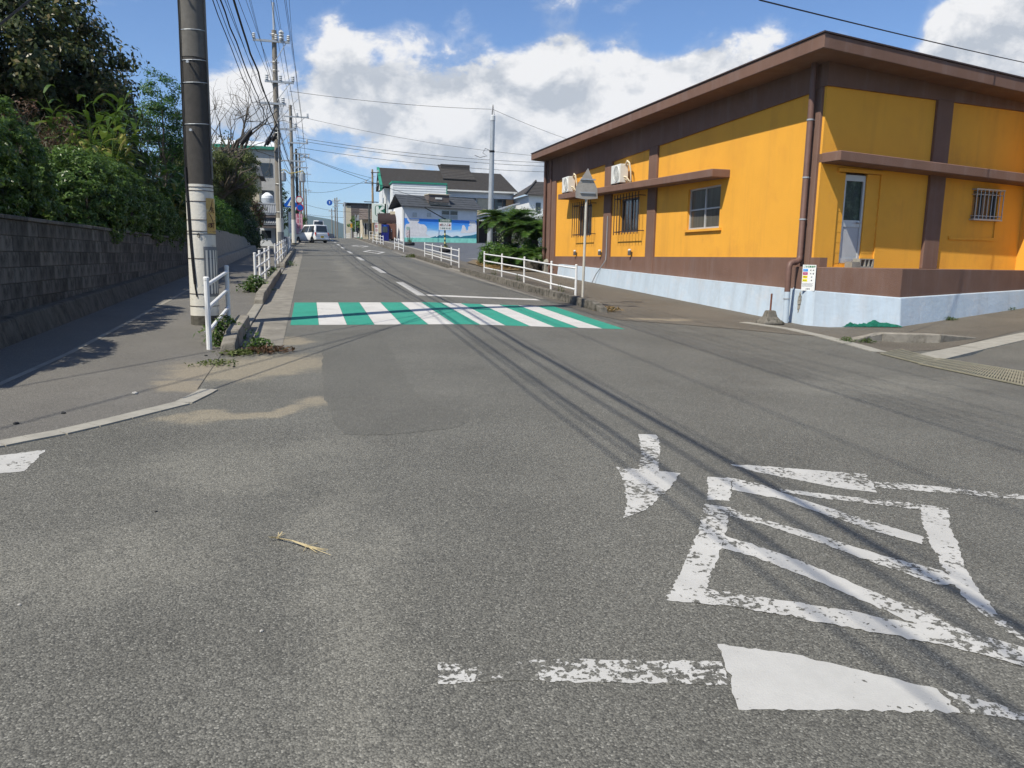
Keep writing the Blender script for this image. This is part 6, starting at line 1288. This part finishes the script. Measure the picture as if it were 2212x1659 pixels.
q0 = aty(545, 440, 68); t = thing('brown_shuttered_house', 'house with brown shutters seen between the trees and the tiled gate', 'building', (q0[0]-2.2, 71, G(-4, 70))); B().box(0, 2.6, 0, 4, -.2, 5.6).build('wall', M['stucco'], t); B().box(.3, 1.9, -.06, 0, 3.6, 4.9).build('shutter', M['shutter'], t); b = B(); b.hexa([(-.4, -.5, 5.6), (3, -.5, 5.6), (3, 4.4, 5.6), (-.4, 4.4, 5.6), (-.1, 1.5, 6.6), (2.7, 1.5, 6.6), (2.7, 2.4, 6.6), (-.1, 2.4, 6.6)]); b.build('roof', M['slate'], t)

# ------------------------------------------------------------------ garden with sago palms
frond_me = None
def frond_mesh():
    b = B(); L_ = 1.0; P_ = lambda u: Vector((L_*u*math.cos(.9-.9*u*0), 0, 0))
    pts = []
    x = z = 0; ang = 1.0
    for i in range(11):
        pts.append(Vector((x, 0, z))); x += .1*math.cos(ang); z += .1*math.sin(ang); ang -= .17
    b.tube(pts, [.016*(1-i/12) for i in range(11)], 4, False)
    for i in np.linspace(.8, 9.8, 34):
        k = int(i); p = pts[k].lerp(pts[min(k+1, 10)], i-k); t_ = (pts[min(k+1, 10)]-pts[max(k-1, 0)]).normalized(); l = .26*math.sin(math.pi*(i/10.5)**.8)+.03
        for s in (-1, 1):
            d = (Vector((0, s, 0))*.8+t_*.55+Vector((0, 0, .18))).normalized(); wv = t_*.009; q = p+d*l; q.z -= l*.12
            b.add([p-wv, p+wv, p+d*l*.6+wv*1.2, q, p+d*l*.6-wv*1.2], [(0, 1, 2, 3, 4)])
    return b.mesh('frond')
FR = frond_mesh()
def cycad(p, h, n, size, label, seed):
    rng = np.random.default_rng(seed); t = thing('sago_palm', label, 'palm', tuple(p), rng.uniform(0, 6), 'sago palms beside the orange shop')
    b = B(); pr = []
    for i in range(14): pr += [(.19+.03*(i % 2), h*i/14)]
    b.lathe([(.2, -.2)]+pr+[(.15, h)], 14); b.build('trunk', M['bark'], t)
    for i in range(n):
        q = i/n; a = i*2.399+rng.uniform(-.1, .1); lay = rng.uniform(0, 1); o = link('frond', FR, M['lf_cycad'], t, (.1*math.cos(a), .1*math.sin(a), h), (0, .15+.75*lay-.55, a)); s = size*rng.uniform(.8, 1.1); o.scale = (s, s, s)
P_ = lambda px, py, y: (aty(px, py, y)[0], y, G(10, y)+.05)
AX = lambda px, y: aty(px, 480, y)[0]
for px, y, h, n, size, l in ((1097, 37.5, 1.75, 60, 1.75, 'tallest sago palm with a dark trunk beside the steel post'), (1155, 36.0, 1.35, 60, 1.8, 'sago palm spreading close to the shop downpipe'), (1112, 35.0, .3, 40, 1.2, 'low sago palm in the middle of the verge'), (1150, 34.6, .35, 40, 1.25, 'low sago palm nearest the shop wall'), (1072, 38.5, .3, 34, 1.05, 'low sago palm behind the parking lot rail')):
    cycad((AX(px, y), y, G(10, y)+.05), h, n, size, l, int(px))
hedge('garden_shrub', 'green roundish shrub at the parking lot end of the verge', (8.9, 37.6, 1.0), [(8.75, 37.0, 1.6, .7, .7, .6), (9.3, 36.6, 1.55, .6, .6, .6), (9.9, 37.2, 1.6, .5, .6, .6)], 220, 50, .2, .09, .05, M['lf_bright'], 71, cat='shrub'); hedge('garden_shrub', 'bright leafy shrub between the sago palms', (9.9, 35.6, .9), [(9.7, 34.9, 1.25, .55, .5, .55), (10.1, 35.6, 1.7, .45, .5, .6)], 120, 45, .18, .11, .06, M['lf_bright'], 72, cat='shrub')
hedge('white_flowering_bush', 'large loose bush with white blossom behind the sago palms', (12.5, 43, 1.2), [(11.6, 43, 3.2, 1.4, 1.4, 1.0), (13.4, 44, 3.3, 1.5, 1.5, 1.1), (12.6, 42, 2.2, 2.0, 1.2, 1.2), (15, 44, 3.0, 1.4, 1.5, 1.1)], 240, 48, .35, .10, .05, M['lf_pale'], 73, cat='shrub', lump=.2)
rng = np.random.default_rng(8); n = 5000; x = rng.uniform(7.9, 13, n); y = rng.uniform(33.6, 40, n); k = (x-7.9 > (y-37)*.2)&(rng.random(n) < .7); P = np.stack([x[k], y[k], np.array([G(a, c) for a, c in zip(x[k], y[k])])+.1], 1); tag(leaves('dry_grass', P, np.tile([0, 0, .4], (len(P), 1)), .22, .03, M['lf_dry'], None, rng, -.6), 'dry straw-coloured grass over the verge beside the shop', 'grass', kind='stuff')
for i, (x, y, l) in enumerate(((10.55, 33.6, 'pale concrete block on the verge behind the guard rail'), (9.75, 33.9, 'dark concrete block on the verge under the low palm'))):
    t = thing('stone_block', l, 'block', (x, y, G(x, y)+.04), .1*i); B().box(-.3, .3, -.2, .2, -.05, .42).build('block', M['conc_pale' if i == 0 else 'kerb_dirty'], t, bevel=.03)
    if i == 0: B().lathe([(.4, .42), (.3, .5), (.1, .6), (.02, .62)], 9).build('rock', M['conc'], t)

# ------------------------------------------------------------------ weeds, straw and stones on the ground
def weed(x, y, r, h, n, label, seed, m_='lf_weed', ll=.06, lw=.03, dz=.0):
    rng = np.random.default_rng(seed); t = thing('weed', label, 'weed', (x, y, G(x, y)+dz)); b = B()
    for i in range(9):
        a = rng.uniform(0, 6.28); q = rng.uniform(.2, .9)*r; b.tube([(q*.3*math.cos(a), q*.3*math.sin(a), 0), (q*math.cos(a), q*math.sin(a), h*rng.uniform(.5, 1))], .004, 4, False)
    b.build('stems', M['lf_olive'], t); u = rng.normal(0, .45, (n, 3))*[r, r, 0]; u[:, 2] = rng.random(n)*h*np.exp(-(u[:, 0]**2+u[:, 1]**2)/r**2*.7)+.01
    leaves('foliage', u, np.tile([0, 0, 1.0], (n, 1)), ll, lw, M[m_], t, rng, .2); return t
weed(-1.2, 18.3, .34, .38, 480, 'leafy green weed at the foot of the four-post guard rail', 1, ll=.09, lw=.055)
weed(-1.08, 10.6, .28, .3, 330, 'wilting weed beside the kerb behind the nearest guard rail', 2, ll=.10, lw=.03); weed(-1.1, 9.95, .16, .12, 160, 'low yellow-green weed beside the nearest guard rail post', 3)
weed(-.62, 9.75, .17, .12, 200, 'green weed growing in the end of the gutter', 4); weed(-.78, 9.3, .22, .04, 220, 'flat mat of weed in front of the kerb end', 5, 'lf_olive'); weed(-.98, 8.6, .25, .03, 120, 'thin dry moss patch on the sandy corner', 6, 'lf_olive', .05, .02); weed(-.5, 9.45, .32, .05, 260, 'brown dead leaves piled on the gutter grate', 7, 'lf_red', .09, .02)
weed(-1.05, 24.0, .2, .3, 200, 'small weed by the third post of the four-post guard rail', 8, ll=.09, lw=.04); weed(-.7, 31, .25, .2, 160, 'weed in the gutter before the long guard rail', 9); weed(6.15, 15.3, .28, .1, 200, 'dry brown weed heap at the near end of the right kerb', 10, 'lf_dry', .1, .02)
weed(5.75, 44.5, .5, .2, 400, 'grass tuft at the far end of the parking lot kerb', 11, 'lf_olive', .12, .03)
for i, (px, py, l) in enumerate(((1830, 738, 'grass tuft at the pointed end of the kerb hump'), (1872, 741, 'low green grass in front of the kerb hump'), (2050, 692, 'thin grass along the foot of the blue wall'), (2180, 670, 'grass tuft at the foot of the blue wall near the picture edge'))):
    q = gp(px, py); weed(q[0], q[1], .16, .08, 130, l, 20+i, 'lf_weed', .06, .012)
for i, yy in enumerate((22.5, 25.6, 18.4)): weed(6.08, yy, .14, .4, 60, ('thin weed at the middle of the shop guard rail', 'thin weed at the far half of the shop guard rail', 'thin weed by the last post of the shop guard rail')[i], 30+i, 'lf_olive', .06, .02)
M['straw'] = mat('pale_straw', (.5, .41, .23), .8, .2, 30, 0)
def straw():
    rng = np.random.default_rng(9); p = gp(595, 1166); q = gp(720, 1195); t = thing('straw_wisp', 'dried straw-coloured weed lying on the road', 'straw', tuple(p)); d = Vector(q-p)
    for i in range(9):
        e = d*rng.uniform(.55, 1)+Vector((rng.normal(0, .02), rng.normal(0, .03), .0)); B().tube([(0, 0, .01), tuple(d*.3+Vector((0, -.012, .02))), tuple(d*.55+Vector((0, -.02+rng.normal(0, .008), .012))), tuple(e+Vector((0, 0, .006)))], [.0035, .003, .002, .001], 4).build('stalk', M['straw'], t)
    for i in range(14):
        a = rng.uniform(0, 6.28); l = rng.uniform(.02, .05); B().tube([(.01, 0, .012), (.01+l*math.cos(a), l*math.sin(a), .012+rng.uniform(0, .02))], .0015, 3).build('root', M['straw'], t)
straw()
peb = [bpy.data.meshes.new('pebble')]
bm = bmesh.new(); bmesh.ops.create_icosphere(bm, subdivisions=2, radius=1); 
for v in bm.verts: v.co *= random.uniform(.8, 1.1); v.co.z *= .6
bm.to_mesh(peb[0]); bm.free()
pm1, pm2 = mat('dark_pebble', (.03, .03, .03), .8, .3), mat('pale_pebble', (.4, .38, .34), .8, .2)
for i, (px, py, r, pm_, l) in enumerate(((291, 853, .028, pm2, 'pale pebble in the middle of the left pavement'), (35, 918, .022, pm1, 'dark pebble near the flush kerb at the picture edge'), (137, 895, .022, pm1, 'dark pebble on the left pavement near the flush kerb'), (42, 1308, .008, pm2, 'small stone on the road near the picture edge'), (565, 1365, .008, pm2, 'small stone on the road below the straw'), (337, 1106, .008, pm1, 'dark grit on the dusty road left of the straw'), (445, 770, .02, pm1, 'dark pebble at the kerb end'), (505, 793, .014, pm1, 'dark grit on the sand by the kerb end'))):
    q = gp(px, py); o = link('pebble', peb[0], None, None, (q[0], q[1], q[2]+r*.45)); o.scale = (r, r*.8, r); o.rotation_euler.z = i
    if not peb[0].materials: peb[0].materials.append(None)
    o.material_slots[0].link = 'OBJECT'; o.material_slots[0].material = pm_; tag(o, l, 'pebble', 'loose stones on the ground')

# ------------------------------------------------------------------ thin summer air
hz_m = bpy.data.materials.new('summer_haze'); hz_m.use_nodes = True; N = hz_m.node_tree.nodes; N.clear()
vo = N.new('ShaderNodeVolumePrincipled'); vo.inputs['Color'].default_value = (.62, .78, 1, 1); vo.inputs['Density'].default_value = .00016; vo.inputs['Anisotropy'].default_value = .2
ou = N.new('ShaderNodeOutputMaterial'); hz_m.node_tree.links.new(vo.outputs[0], ou.inputs['Volume'])
tag(B().box(-4600, 4600, -950, 4600, -8, 190).build('haze', hz_m), 'faint blue summer haze over the whole street', 'haze', kind='stuff')
